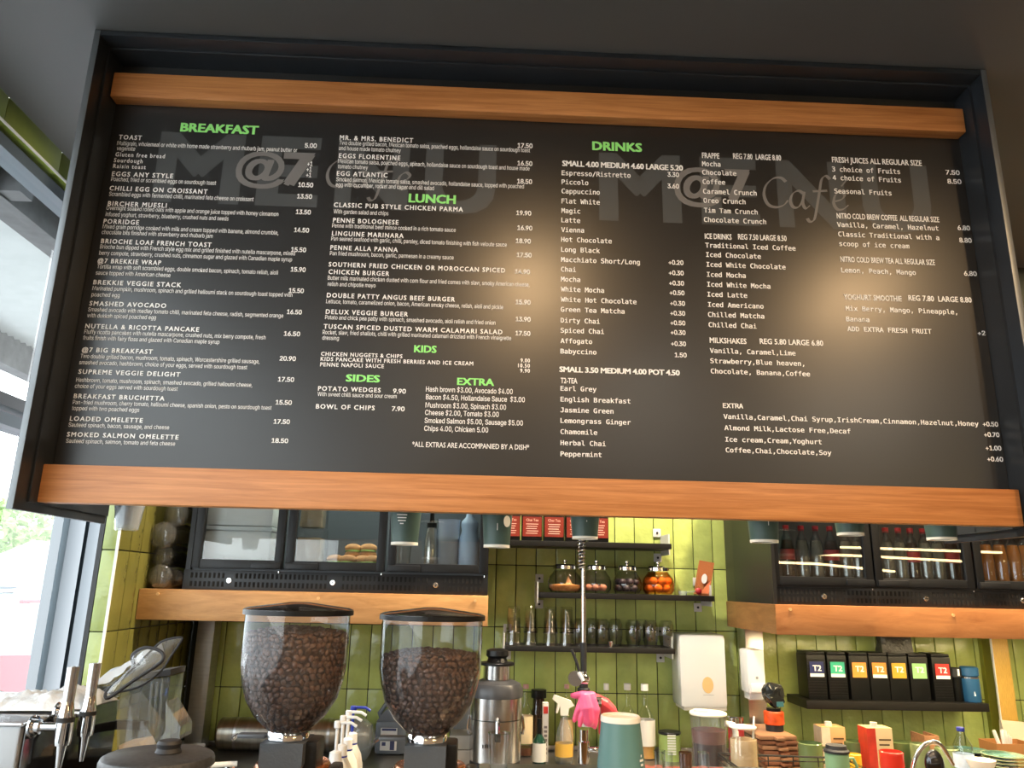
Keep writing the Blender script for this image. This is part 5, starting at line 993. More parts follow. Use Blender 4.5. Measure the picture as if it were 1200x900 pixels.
for k, (u, v, ln) in enumerate(((1163, 856, -.5), (1174, 856, -.05), (1179, 857, 0), (1184, 862, .12), (1189, 866, .2))):
    q = V(u, v, Y=3.64); z0_ = CZ+.05; L_ = q.z-z0_
    t = thing('wrapped_cutlery', 'white wrapped cutlery stick in the kraft box, %s' % ['leaning far left', 'second from left', 'tallest in the middle', 'fourth from left', 'rightmost and lowest'][k], 'cutlery', (max(q.x-ln*L_*.6, x0+.015), 3.63+.01*k, z0_), group='wrapped cutlery in the kraft box')
    dx = q.x-t.location.x; MB().tube([(0, 0, 0), (dx*.5, 0, L_*.5), (dx, 0, L_)], .008, 8).build('wrap', WHITE, t); MB().tube([(dx*1.0, 0, L_+.0005), (dx*1.0, 0, L_+.004)], .006, 8).build('tip', CREAM, t)
xb = cx_of(1196, 3.8, CZ+.2); zt4 = V(1190, 845, Y=3.82).z
t = thing('paper_bag', 'white paper bag standing behind the kraft box', 'bag', (xb+.03, 3.82, CZ)); hh = zt4-CZ
MB().add([(-.09, 0, 0), (.1, 0, 0), (.1, .07, 0), (-.09, .07, 0), (-.1, .02, hh), (.1, .025, hh-.015), (.1, .04, hh-.015), (-.1, .035, hh), (0, .01, hh*.5), (0, .06, hh*.5)], [(0, 3, 2, 1), (0, 1, 8), (1, 5, 8), (5, 4, 8), (4, 0, 8), (3, 9, 2), (2, 9, 6), (6, 9, 7), (7, 9, 3), (1, 2, 6, 5), (0, 4, 7, 3), (4, 5, 6, 7)]).build('bag', mat('bag_white', srgb(222, 210, 184), .7, bump=.2, bscale=20), t, ang=10)
MB().box(-.08, .08, -.001, .0, .0, .02).build('fold', CREAM, t)
# wire basket
WIRE = mat('black_wire', (.012, .012, .012), .4); Yk = 2.9; zt_ = V(900, 881, Y=Yk).z; xa = cx_of(869, Yk, zt_); xb_ = cx_of(1000, Yk+.2, zt_-.05)
t = thing('wire_basket', 'low black wire basket in front of the sugar jar and boards', 'basket', ((xa+xb_)/2, Yk+.15, .95+.0)); hw = (xb_-xa)/2; H = V(930, 884, Y=Yk+.29).z-.95
mb = MB(); mb.tube([(-hw, -.14, H), (hw, -.14, H-.012), (hw, .14, H-.012), (-hw, .14, H), (-hw, -.14, H)], .0032, 6); mb.build('rim', WIRE, t)
for j in range(2):
    z = H*(.42+.4*j); tag(MB().tube([(-hw, -.14, z), (hw, -.14, z), (hw, .14, z), (-hw, .14, z), (-hw, -.14, z)], .0022, 6).build('ring_wire', WIRE, t))
for j in range(6):
    x = -hw+2*hw*j/5; MB().tube([(x, -.14, 0), (x+(.05 if j % 2 else -.04)*(0 < j < 5), -.14, H-.008)], .0022, 6).build('upright_wire', WIRE, t); MB().tube([(x, .14, 0), (x, .14, H-.008)], .0022, 6).build('upright_wire', WIRE, t)

# left part of the back counter
x0, x1 = cx_of(256, 3.85, CZ+.07), cx_of(434, 3.85, CZ+.07)
t = thing('steel_canister', 'long brushed steel cylinder lying along the foot of the tiles', 'canister', (x0, 3.86, CZ+.072)); mb = MB().lathe([(0, 0), (.06, 0), (.07, .01), (.07, x1-x0-.05), (.045, x1-x0), (0, x1-x0)], 30); mb.xf(Matrix.Rotation(PI/2, 4, 'Y')); mb.build('drum', mat('warm_steel', (.45, .42, .36), .3, .95, var=.25, nscale=6, stretch=(10, 1, 1)), t)
for q in (.08, .5): 
    mb = MB().lathe([(.0705, q), (.0715, q), (.0715, q+.012), (.0705, q+.012)], 30, closed=True); mb.xf(Matrix.Rotation(PI/2, 4, 'Y')); mb.build('band', STEEL, t)
x = cx_of(424, 3.7, CZ+.1); t = thing('clear_bag', 'clear plastic bag slumped at the end of the steel cylinder', 'plastic bag', (x+.0, 3.68, CZ))
bm = bmesh.new(); bmesh.ops.create_icosphere(bm, subdivisions=3, radius=.06)
for q in bm.verts: nn = noise.noise_vector(q.co*30); q.co += nn*.012; q.co.z = q.co.z*1.5+.1
mb = MB(); bm.verts.index_update(); zm = min(q.co.z for q in bm.verts); mb.add([(q.co.x, q.co.y, q.co.z-zm) for q in bm.verts], [[q.index for q in f.verts] for f in bm.faces]); bm.free(); mb.build('bag', ACRYL, t); MB().cyl(.02, .0, .002, 10).build('base_fold', ACRYL, t)
GRY = mat('grey_blue_plastic', srgb(92, 98, 106), .4)
x = cx_of(459, 3.85, CZ+.1); hh = V(455, 820, Y=3.85).z-CZ; t = thing('cleaner_bottle', 'grey-blue bottle with a handle and white label left of the second hopper', 'bottle', (x, 3.86, CZ))
mb = MB().cbox(-.072, .072, -.05, .05, 0, hh*.62, .02); mb.build('body', GRY, t); mb = MB().prism([(-.07, hh*.6), (.07, hh*.6), (.05, hh*.8), (.03, hh*.86), (-.0, hh*.86), (-.035, hh*.8)], -.035, .035); mb.build('shoulder', GRY, t)
MB().tube([(-.045, 0, hh*.62), (-.06, 0, hh*.74), (-.035, 0, hh*.9), (.005, 0, hh*.9)], .012, 10).build('handle', GRY, t); MB().cyl(.02, hh*.86, hh, 18, (.02, 0, 0), ch=.003).build('cap', GRY, t)
lb = MB().box(-.045, .03, -.0525, -.0505, .02, hh*.5).build('label', mat('label_grey_white', (.62, .62, .62), .6), t)
mb = MB(); [mb.box(-.037, -.02, -.0535, -.0528, .04+j*.025, .055+j*.025) for j in range(2)]; mb.box(.0, .02, -.0535, -.0528, .022, .07); mb.box(-.04, .025, -.0535, -.0528, hh*.5-.012, hh*.5-.002); mb.build('print', mat('navy_print', (.03, .04, .12), .6), lb)
x = cx_of(540, 3.45, CZ+.1); t = thing('napkin_box', 'grey-beige box with a seam beside the juicer', 'box', (x, 3.5, CZ)); hh = V(540, 862, Y=3.5).z-CZ
MB().cbox(-.05, .05, 0, .15, 0, hh*.6, .004).build('lower_box', mat('greige', srgb(136, 130, 120), .6), t); MB().cbox(-.05, .05, 0, .15, hh*.6+.002, hh, .004).build('upper_box', mat('greige', (0, 0, 0)), t)
x = cx_of(545, 3.7, CZ+.1); t = thing('grey_canister', 'dark grey box behind the beige box and the second hopper', 'box', (x, 3.72, CZ)); hh = V(545, 818, Y=3.72).z-CZ
MB().cbox(-.055, .055, 0, .15, 0, hh*.9, .01).build('body', mat('mid_grey', srgb(88, 88, 86), .45), t); MB().cbox(-.057, .057, -.002, .152, hh*.9+.001, hh, .006).build('lid', mat('mid_grey', (0, 0, 0)), t)
# juicer
Yj = 3.5; K = Yj/899; zj_ = lambda v: V(582, v, Y=Yj).z-CZ
x = cx_of(581, Yj, CZ+.2); t = thing('juicer', 'tall steel centrifugal juicer with a black feed chute on the counter', 'juicer', (x, Yj, CZ))
DG = mat('dark_grey_plastic', srgb(62, 62, 64), .35)
JS = mat('juicer_steel', (.6, .59, .58), .22, 1.0, var=.05, nscale=12, stretch=(14, 14, 1))
MB().lathe([(0, 0), (.1, 0), (.105, .01), (.105, zj_(890)), (0, zj_(890))], 36).build('base', RUBBER, t)
MB().lathe([(0, zj_(889.5)), (27.5*K, zj_(889.5)), (28*K, zj_(841.5)), (0, zj_(841.5))], 40).build('lower_drum', JS, t); MB().lathe([(0, zj_(840.5)), (28*K, zj_(840.5)), (28*K, zj_(816)), (0, zj_(816))], 40).build('upper_drum', JS, t)
MB().lathe([(0, zj_(815.5)), (29*K, zj_(815.5)), (29*K, zj_(806)), (26*K, zj_(800)), (17*K, zj_(796)), (0, zj_(796))], 36).build('shoulder', DG, t)
MB().cyl(15*K, zj_(795.5), zj_(779.5), 30).build('chute', JS, t); MB().cyl(19.5*K, zj_(779), zj_(776), 30, ch=.002).build('chute_flange', BLACKP, t); MB().lathe([(0, zj_(775.5)), (12*K, zj_(775.5)), (10*K, zj_(771)), (12.5*K, zj_(768)), (12*K, zj_(762)), (8*K, zj_(760)), (0, zj_(759.5))], 26).build('pusher', BLACKP, t)
MB().tube([(.005, -.112, zj_(838)), (.006, -.13, zj_(846)), (.006, -.132, zj_(853))], .009, 10).build('spout', CHROME, t); MB().tube([(.006, -.132, zj_(853)), (.006, -.133, zj_(862))], .012, 10).build('spout_cap', BLACKP, t)
for s_ in (-1, 1): MB().tube([(s_*.112, 0, zj_(838)), (s_*.118, -.0, zj_(852)), (s_*.113, 0, zj_(860))], .006, 8).build('clamp', CHROME, t)
mb = MB(); [mb.box(-.055+j*.009, -.05+j*.009, -.1085, -.1075, zj_(871), zj_(867)) for j in range(4)]; mb.build('maker_mark', RUBBER, t)
# pre-rinse tap with gloves
Yr = 3.35; xr = cx_of(684, Yr, CZ+.3)
t = thing('rinse_tap', 'tall spring pre-rinse tap with a black grip in front of the shelves', 'tap', (xr, Yr, CZ)); zr = lambda v: V(684, v, Y=Yr).z-CZ
MB().cyl(.028, 0, .015, 20, ch=.003).build('base', CHROME, t); MB().cyl(.018, .015, zr(855), 18).build('column', CHROME, t)
MB().cyl(.024, zr(895), zr(868), 18, ch=.003).build('valve_body', CHROME, t); MB().tube([(0, 0, zr(877)), (.06, -.02, zr(878)), (.075, -.02, zr(881))], .012, 12).build('side_valve', CHROME, t); MB().cyl(.02, 0, .03, 6, (.075, -.02, zr(887))).build('valve_knob', CHROME, t)
MB().cyl(.026, zr(812.5), zr(806), 20, ch=.003).cyl(.018, zr(806), zr(801), 20).build('grip_ring', RUBBER, t)
MB().sph((0, 0, zr(796)), .026, 16, (1, .8, 1)).cyl(.014, zr(803), zr(787), 16).build('valve_head', CHROME, t); mb = MB().cyl(.03, -.006, .006, 22); mb.xf(Matrix.Translation((-.035, -.01, zr(795))) @ Matrix.Rotation(PI/2, 4, 'X')); mb.build('spray_face', STEEL, t)
MB().cyl(.013, zr(787.5), zr(753), 16).build('hose_grip', RUBBER, t); MB().tube([(-.012, -.02, zr(796)), (-.028, -.022, zr(778)), (-.052, -.022, zr(761))], .006, 8).build('lever', RUBBER, t); MB().tube([(-.005, -.025, zr(797)), (-.024, -.024, zr(787))], .0075, 8).build('lever_joint', WHITEP, t)
MB().cyl(.0095, zr(753), zr(666), 14).build('riser_pipe', JS, t)
hel = [(.0145*math.cos(a)-.008, .0145*math.sin(a), zr(668)+(zr(632)-zr(668))*a/(2*PI*9)) for a in [2*PI*9*j/180 for j in range(181)]]
MB().tube(hel, .0032, 6).build('spring', CHROME, t); MB().cyl(.008, zr(668), zr(632), 12, (-.008, 0, 0)).build('inner_hose', RUBBER, t)
MB().tube([(.012, .03, zr(700)), (.012, .03, zr(753)), (.0, .01, zr(780))], .003, 6).build('thin_chain', CHROME, t)
PINK = mat('pink_rubber', srgb(226, 86, 128), .4, var=.06, nscale=12, bump=.1, bscale=80); PINKR = mat('coral_rubber', srgb(216, 70, 78), .4, var=.06, nscale=12)
def glove(name, label, m, palm, fingers, cuff, Y, base):
    t = thing(name, label, 'glove', base); mb = MB()
    P3 = lambda p: V(p[0], p[1], Y=Y+(p[2] if len(p) > 2 else 0))-Vector(base)
    for st, rr in palm+fingers: mb.tube([P3(p) for p in st], .01, 12, rad=rr)
    for st, rr in palm+fingers:
        for p, r in ((st[0], rr[0]), (st[-1], rr[-1])): mb.sph(tuple(P3(p)), r*.98, 12)
    o = mb.build('glove_body', m, t); md = o.modifiers.new('r', 'REMESH'); md.mode = 'VOXEL'; md.voxel_size = .0028; md.use_smooth_shade = True; s_ = o.modifiers.new('s', 'SMOOTH'); s_.iterations = 4; s_.factor = .6
    if cuff: MB().lathe([(cuff[2]*.85, -.006), (cuff[2], -.006), (cuff[2], .006), (cuff[2]*.85, .006)], 22, tuple(P3(cuff[:2])), closed=True, sy=.7).build('rolled_cuff', CREAM, t)
    return t
glove('rubber_glove', 'pink rubber glove draped over the pre-rinse tap', PINK,
      [([(671, 815), (682, 815, -.03), (694, 816, -.03)], [.011, .018, .02]), ([(686, 818, -.035), (688, 830, -.045), (690, 843, -.045)], [.026, .032, .029]), ([(694, 820, -.035), (696, 832, -.04), (694, 846, -.04)], [.022, .026, .022])],
      [([(682, 822, -.04), (677, 833, -.05), (673, 844, -.05)], [.016, .013, .0095]), ([(684, 830, -.05), (681, 841, -.055), (679.5, 850, -.055)], [.014, .012, .009]), ([(697, 836, -.045), (698, 846, -.045), (697, 852, -.045)], [.013, .011, .009])],
      (689, 849.5, .026), Yr, (xr, Yr-.06, CZ+.2))
glove('rubber_glove', 'coral red rubber glove hanging behind the pink glove', PINKR,
      [([(699, 820, .03), (708, 826, .03), (716, 833, .03)], [.024, .03, .026]), ([(706, 828, .03), (707, 843, .03), (705, 858, .03)], [.024, .02, .014])],
      [([(714, 832, .03), (721, 836, .035), (727, 841, .04)], [.018, .014, .01]), ([(712, 838, .03), (716, 848, .03), (719, 858, .03)], [.018, .014, .01])], None, Yr, (xr+.08, Yr+.03, CZ+.2))
mb = MB(); a_ = V(701, 823, Y=Yr-.03); t = thing('glove_clip', 'silver clip holding the pink glove on the tap', 'clip', tuple(a_)); MB().cbox(-.012, .012, -.018, -.004, -.015, .022, .003).build('jaw', CHROME, t); MB().tube([(.004, -.012, -.015), (.008, -.012, -.06)], .004, 8).build('leg', CHROME, t); MB().tube([(-.006, -.012, -.015), (-.006, -.012, -.045)], .004, 8).build('leg', CHROME, t)

# ------------------------------------------------------------------ FRONT COUNTER
FZ = .95
fc = thing('front_counter', 'front service counter below the frame carrying the grinders', 'counter', (0, 0, 0)); MB().cbox(-1.93, 2.6, 1.05, 2.58, FZ-.04, FZ, .004).build('worktop', mat('grey_worktop', (.12, .12, .12), .3, var=.1), fc); MB().box(-1.9, 2.55, 1.1, 2.5, 0, FZ-.0405).build('front_panel', LEDGEW, fc)
# coffee tap machine
mx1, my0, my1, mz = -.953, 1.786, 2.234, EYE-.3
t = thing('coffee_tap_machine', 'grey and black coffee tap machine with two chrome taps by the window', 'coffee machine', (mx1, my0, FZ)); h = mz-FZ
GS = mat('machine_grey', srgb(150, 152, 154), .3, .6, var=.03)
MB().cbox(-.8, -.004, 0, my1-my0, 0.004, h-.008, .004).build('body', GS, t); MB().cbox(-.8, 0, -.004, my1-my0, h-.0078, h, .003).build('top_plate', mat('top_steel', (.66, .67, .68), .22, .85, var=.05), t)
MB().cbox(-.0038, .002, .012, my1-my0-.006, .01, h-.012, .001).build('side_panel', mat('gloss_black_panel', (.008, .008, .009), .12, coat=.8), t)
MB().cbox(-.12, -.012, my1-my0-.17, my1-my0-.02, h+.0005, h+.022, .004).build('hinge_box', BLACKP, t); MB().box(.002, .0026, .2, .208, h-.045, h-.025).build('blue_light', mat('blue_led', (.1, .3, 1), .4, emit=(.15, .4, 1), estr=3), t)
mb = MB(); [mb.box(.002, .0026, .23+j*.03, .25+j*.03, h-.05, h-.028) for j in range(3)]; mb.build('touch_icons', mat('icon_brown', (.2, .14, .1), .5), t)
for k, (um, vm, ub, vt, v1, v2, v3, v4, v5) in enumerate(((45, 860, 75, 781, 822, 840, 846, 873, 903), (88, 848, 102, 777, 815, 833, 838, 862, 892))):
    Xb = mx1+.072; q = V(ub, vm-5, X=Xb); Yq = q.y; zz = lambda v: V(ub, v, Y=Yq).z-FZ; yl = Yq-my0; c = (.072, yl, 0)
    zm = zz(vm-(12 if k else 8))
    mb = MB().cyl(.024, 0, .008, 20, ch=.002).cyl(.015, .008, .02, 18).cyl(.009, .02, .06, 14); mb.xf(Matrix.Translation((.0025, yl, zm)) @ Matrix.Rotation(PI/2, 4, 'Y')); o = mb.build('tap_shank', CHROME, t); o['label'] = 'chrome shank of the %s tap' % ('near', 'far')[k]
    T_ = MB().lathe([(0, zz(v4)), (.016, zz(v4)), (.0175, zz(v4)+.01), (.0175, zz(v3)), (0, zz(v3))], 24, c).build('tap_body', CHROME, t); T_['label'] = '%s chrome coffee tap' % ('near', 'far')[k]
    MB().lathe([(.0168, zz(v3)), (.0178, zz(v3)), (.0178, zz(v2)), (.0168, zz(v2))], 24, c, closed=True).build('black_ring', RUBBER, T_)
    MB().lathe([(0, zz(v3)), (.016, zz(v3)), (.0165, zz(v2)), (.0115, zz(v1)), (0, zz(v1))], 24, c).build('flare', CHROME, T_); MB().lathe([(0, zz(v1)), (.0115, zz(v1)), (.0125, zz(vt)), (.0105, zz(vt)), (.0100, zz(vt)-.01), (0, zz(vt)-.012)], 24, c).build('handle', JS, T_)
    MB().lathe([(0, zz(v5)), (.006, zz(v5)), (.0115, zz(v4)), (0, zz(v4))], 20, c).build('spout', CHROME, T_)
# plastic bag on top and clear lids
bm = bmesh.new(); bmesh.ops.create_grid(bm, x_segments=44, y_segments=22, size=1)
for q in bm.verts:
    x_, y_ = q.co.x, q.co.y; hgt = .028*math.sqrt(max(0, 1-x_*x_*.98))*math.sqrt(max(0, 1-y_*y_*.98))*(1.0+.8*x_); nn = noise.noise(Vector((x_*4, y_*3, 1)))*.02+abs(noise.noise(Vector((x_*9, y_*9, 5))))*.012
    edge = 1-max(abs(x_), abs(y_))**6; q.co = Vector((x_*.14, y_*.1, max(0, hgt+nn*edge)+.0015))
mb = MB(); bm.verts.index_update(); mb.add([q.co[:] for q in bm.verts], [[q.index for q in f.verts] for f in bm.faces]); bm.free()
q = V(48, 822, Y=1.98); t = thing('plastic_wrap', 'crumpled white plastic wrap lying on the coffee tap machine', 'plastic wrap', (q.x-.01, 2.0, mz)); mb.build('sheet', mat('white_film', srgb(214, 220, 224), .3, var=.08, bump=.5, bscale=40), t, ang=180); MB().box(-.1, .04, -.02, .02, 0, .0014).build('under_fold', WHITE, t)
def lid(name, label, pts, Y, dy, par_mat, tube_r=.0042, cat='cover'):
    ps = [V(u, v, Y=Y) for u, v in pts]; b_ = ps[0].copy(); b_.z = min(p_.z for p_ in ps)
    t = thing(name, label, cat, tuple(b_)); n_ = len(ps); L_ = [p_-b_ for p_ in ps]; sm = []
    for i in range(n_):
        a0, a1, a2, a3 = [L_[(i+o_) % n_] for o_ in (-1, 0, 1, 2)]
        for k in range(4): q_ = k/4; v_ = .5*((2*a1)+(a2-a0)*q_+(2*a0-5*a1+4*a2-a3)*q_*q_+(3*a1-a0-3*a2+a3)*q_**3); sm.append(v_)
    sm2 = [v_+Vector((0, dy*math.sin(PI*i/len(sm)), 0)) for i, v_ in enumerate(sm)]
    MB().tube(sm2+[sm2[0]], tube_r, 8).build('black_rim', RUBBER, t)
    c = sum(sm2, Vector())/len(sm2)+Vector((0, -.03, 0)); MB().add([tuple(v_) for v_ in sm2]+[tuple(c)], [(i, (i+1) % len(sm2), len(sm2)) for i in range(len(sm2))]).build('clear_sheet', par_mat, t, fix=False); return t
lid('plastic_cover', 'curved clear lid with a thick black rim leaning on the tap machine', [(127, 818), (155, 798), (184, 778), (187, 768), (178, 762), (164, 760), (153, 765), (149, 771), (151, 783), (137, 797), (123, 811)], 2.0, .03, ACRYL)
lid('plastic_cover', 'second clear lid with a thin black edge behind the first one', [(120, 812), (150, 790), (165, 772), (182, 755), (192, 750), (208, 748), (205, 756), (196, 770), (186, 786), (160, 806)], 2.1, .03, ACRYL, .003)
q = V(180, 758, Y=2.16); t = thing('plastic_wrap', 'clear plastic film rising towards the tiles behind the lids', 'plastic wrap', (V(150, 775, Y=2.16).x, 2.17, mz)); mb = MB(); rows_ = []
for i in range(16):
    f = i/15; p_ = V(100+85*f, 806-50*f, Y=2.16); 
    for j in range(6): nn = noise.noise_vector(Vector((f*6, j*.7, 2)))*.016; rows_.append((p_.x-t.location.x+nn.x, (j-2.5)*.012+nn.y, p_.z-mz+nn.z-(abs(j-2.5)-1.5)*.01-.008))
mb.add(rows_, [(i*6+j, i*6+j+1, (i+1)*6+j+1, (i+1)*6+j) for i in range(15) for j in range(5)]).build('film', glassy('bright_film', (.9, .93, .95), (.7, .75, .8), 2, .1, haze=.5, hcol=(.85, .88, .9)), t, fix=False, ang=180); MB().tube([(rows_[0][0], 0, rows_[0][2]-.01), (rows_[-1][0], 0, rows_[-1][2]-.01)], .0015, 6).build('fold', ACRYL, t)
# clear blender jug and wedge bin
def pz(pts, Y, b_): return [(V(u, v, Y=Y).x-b_[0], V(u, v, Y=Y).z-b_[2]) for u, v in pts]
Yb1 = 2.32; b_ = (cx_of(183, Yb1, 1.2), Yb1, FZ)
t = thing('blender_jug', 'clear ribbed blender jug with a flat black lid behind the round hopper', 'blender', b_)
MB().prism(pz([(150, 800), (208, 790), (199, 862), (150, 874)], Yb1, b_), -.05, .05).build('jug', glassy('jug_clear', (.86, .9, .93), (.6, .7, .76), 1.6, .06, haze=.07, hcol=(.7, .78, .84)), t)
MB().prism(pz([(176, 787), (209, 782), (208.5, 789), (176, 793)], Yb1, b_), -.055, .055).build('lid', RUBBER, t)
for u in (187, 193, 199): MB().tube([(V(u, 797, Y=Yb1).x-b_[0], -.052, V(u, 797, Y=Yb1).z-FZ), (V(u-4, 850, Y=Yb1).x-b_[0], -.052, V(u-4, 850, Y=Yb1).z-FZ)], .003, 6).build('rib', ACRYL, t)
zt_ = V(160, 876, Y=Yb1).z-FZ; MB().cbox(-.1, .1, -.07, .07, 0, zt_-.004, .01).build('motor_base', BLACKP, t); MB().cbox(-.11, .0, -.072, -.055, V(150, 850, Y=Yb1).z-FZ, V(150, 839, Y=Yb1).z-FZ, .004).build('black_collar', BLACKP, t)
Yb2 = 2.12; b_ = (cx_of(195, Yb2, 1.2), Yb2, FZ)
t = thing('scoop_bin', 'clear wedge-shaped acrylic bin beside the blender jug', 'bin', b_); MB().prism(pz([(152, 816), (160, 812), (195, 860), (194, 874), (152, 876)], Yb2, b_), -.07, .03).build('wall', ACRYL, t); MB().prism(pz([(205, 818), (222, 847), (221, 861), (198, 874), (196, 868), (205, 850)], Yb2, b_), -.06, .02).build('spout_wall', ACRYL, t)
MB().prism(pz([(152, 868), (175, 864), (180, 874), (152, 876)], Yb2, b_), -.06, .02).build('tan_powder', mat('beige_powder', (0, 0, 0)), t); MB().cbox(-.1, .05, -.06, .025, 0, V(180, 877, Y=Yb2).z-FZ, .006).build('stand', BLACKP, t)

# beans ------------------------------------------------------------
BEAN = mat('roasted_bean', srgb(92, 58, 38), .45, var=.35, nscale=60)
def bean_shape():
    vs, fs = [], []; n_, m_ = 8, 5
    vs.append((0, 0, -1))
    for i in range(1, m_):
        a = -PI/2+PI*i/m_
        for k in range(n_): vs.append((math.cos(a)*math.cos(2*PI*k/n_), math.cos(a)*math.sin(2*PI*k/n_), math.sin(a)))
    vs.append((0, 0, 1))
    for k in range(n_): fs.append((0, 1+(k+1) % n_, 1+k))
    for i in range(m_-2):
        for k in range(n_): fs.append((1+i*n_+k, 1+i*n_+(k+1) % n_, 1+(i+1)*n_+(k+1) % n_, 1+(i+1)*n_+k))
    e = len(vs)-1
    for k in range(n_): fs.append((e, 1+(m_-2)*n_+k, 1+(m_-2)*n_+(k+1) % n_))
    out = []
    for x, y, z in vs: out.append(Vector((x*.0066, y*.0050*(1-.45*max(0, 1-abs(y)*3)*(z > 0)), z*.0038*(1-.5*math.exp(-(y*3.2)**2)*(z > 0)))))
    return out, fs
BV, BF = bean_shape()
def beans(name, label, center, prof, seed, core=True):
    """prof: (radius, z) down the inside of the hopper from the bean level to the throat"""
    rnd = random.Random(seed); mb = MB()
    def put(p, nrm):
        nrm = nrm.normalized(); q_ = nrm.to_track_quat('Z', 'Y').to_matrix() @ Matrix.Rotation(rnd.uniform(0, 2*PI), 3, 'Z') @ Matrix.Rotation(rnd.uniform(-.5, .5)+(PI if rnd.random() < .45 else 0), 3, 'X'); s_ = rnd.uniform(.85, 1.12)
        mb.add([p+q_@v_*s_ for v_ in BV], BF)
    for (r0, z0), (r1, z1) in zip(prof, prof[1:]):
        L_ = math.hypot(r1-r0, z1-z0); n_ = max(1, round(L_/.0098))
        for i in range(n_):
            f = (i+.5)/n_; r = r0+(r1-r0)*f-.0035; z = z0+(z1-z0)*f; m_ = max(3, int(2*PI*r/.0112))
            for k in range(m_):
                a = 2*PI*(k+.5*(i % 2)+rnd.uniform(-.25, .25))/m_; nz_ = (r0-r1)/L_; nr_ = (z0-z1)/L_; rr = r-rnd.uniform(0, .0022)
                put(Vector((rr*math.cos(a), rr*math.sin(a), z+rnd.uniform(-.002, .002))), Vector((nr_*math.cos(a), nr_*math.sin(a), -nz_*.6)))
    R = prof[0][0]; z = prof[0][1]
    r = .004
    while r < R-.003:
        m_ = max(3, int(2*PI*r/.0112))
        for k in range(m_):
            a = 2*PI*(k+rnd.random())/m_; put(Vector((r*math.cos(a), r*math.sin(a), z+.012*(1-(r/R)**2)+rnd.uniform(0, .003))), Vector((rnd.uniform(-.4, .4), rnd.uniform(-.4, .4), 1)))
        r += .0098
    mb.lathe([(0, z+.008), (prof[0][0]-.011, z-.002)]+[(max(.002, a-.0095), b2) for a, b2 in prof[1:]]+[(0, prof[-1][1])], 24)
    return tag(mb.build(name, BEAN, None, center, ang=60), label, 'coffee beans', kind='stuff')
HGL = glassy('hopper_plastic', (.95, .96, .97), (.72, .76, .78), 1.5, .03, haze=.012)
def grinder(label, blabel, cx, cy, ztop, r, level, seed):
    s_ = r/.0935; k = s_
    z = lambda d: ztop-FZ-d*k
    P_ = [(r, 0), (r, .05), (r*.995, .091), (r*.945, .119), (r*.855, .148), (r*.665, .176), (r*.48, .193), (r*.34, .203)]
    t = thing('coffee_grinder', label, 'coffee grinder', (cx, cy, FZ))
    MB().lathe([(a, z(b)) for a, b in P_]+[(a-.0015, z(b)) for a, b in reversed(P_)], 48, closed=True).build('hopper', HGL, t)
    MB().lathe([(0, z(-.0155)), (.018, z(-.0155)), (.024, z(-.0145)), (r*.97, z(-.006)), (r+.004, z(-.003)), (r+.004, z(.005)), (r+.001, z(.006)), (r+.001, z(-.001)), (0, z(-.006))], 48).build('lid', glassy('smoked_lid', (.3, .3, .29), (.08, .08, .08), 1.2, .08, haze=.5, hcol=(.012, .012, .012)), t)
    MB().lathe([(r+.0015, z(.006)), (r+.0045, z(.006)), (r+.0045, z(-.002)), (r+.0015, z(-.002))], 48, closed=True).build('lid_rim', BLACKP, t)
    MB().lathe([(.026, z(.201)), (.034, z(.201)), (.036, z(.206)), (.036, z(.214)), (.026, z(.214))], 30, closed=True).build('collar', CHROME, t)
    mb = MB().prism([(-.036, z(.215)), (.036, z(.215)), (.036, z(.25)), (.02, z(.29)), (-.02, z(.29)), (-.036, z(.25))], -.045, .045); mb.build('throat', mat('cast_grey', srgb(70, 74, 78), .5, bump=.15, bscale=200), t)
    MB().cbox(.02, .055, -.02, .05, z(.29), z(.216), .006).build('throat_side', BLACKP, t)
    MB().cbox(-.085, -.037, -.012, .012, z(.214), z(.207), .002).build('slide_plate', mat('slider_grey', srgb(96, 98, 100), .4, .4), t); MB().tube([(-.085, 0, z(.21)), (-.095, -.004, z(.217))], .0035, 8).build('slide_tab', CHROME, t)
    COPP = mat('copper_tray', srgb(196, 124, 84), .22, .8, var=.2, nscale=8)
    MB().lathe([(0, z(.262)), (.05, z(.262)), (.062, z(.258)), (.066, z(.264)), (.066, z(.275)), (0, z(.275))], 36, (.006, .03, 0)).build('burr_ring', COPP, t); MB().lathe([(0, z(.2755)), (.07, z(.2755)), (.078, z(.28)), (.078, z(.3)), (0, z(.3))], 36, (.006, .03, 0)).build('adjuster', mat('polished_warm', (.7, .6, .48), .15, .95), t)
    MB().lathe([(0, 0), (.078, 0), (.078, .02), (.072, .04), (.07, z(.302)), (0, z(.302))], 30, (.006, .04, 0)).build('motor_body', BLACKP, t); MB().cbox(.07, .09, -.0, .06, z(.4), z(.262), .006).build('side_box', BLACKP, t)
    MB().tube([(.03, -.02, z(.27)), (.045, -.045, z(.268)), (.062, -.03, z(.27)), (.05, -.01, z(.268))], .004, 8).build('latch', CHROME, t)
    lv = level; pr = [(a, b) for a, b in P_ if b > lv+.004]; ra = P_[0][0] if lv < .091 else r*.97
    beans('coffee_beans', blabel, (cx, cy, FZ), [(ra-.002, z(lv))]+[(a-.002, z(b)) for a, b in pr], seed)
    return t
g1 = grinder('left coffee grinder with its clear hopper nearly full of beans', 'brown coffee beans filling most of the left hopper', -.3255, 1.46, EYE-.0515, .0925, .043, 11)
g2 = grinder('right coffee grinder with its clear hopper two thirds full of beans', 'brown coffee beans filling two thirds of the right hopper', -.087, 1.5, EYE-.0575, .0935, .073, 12)
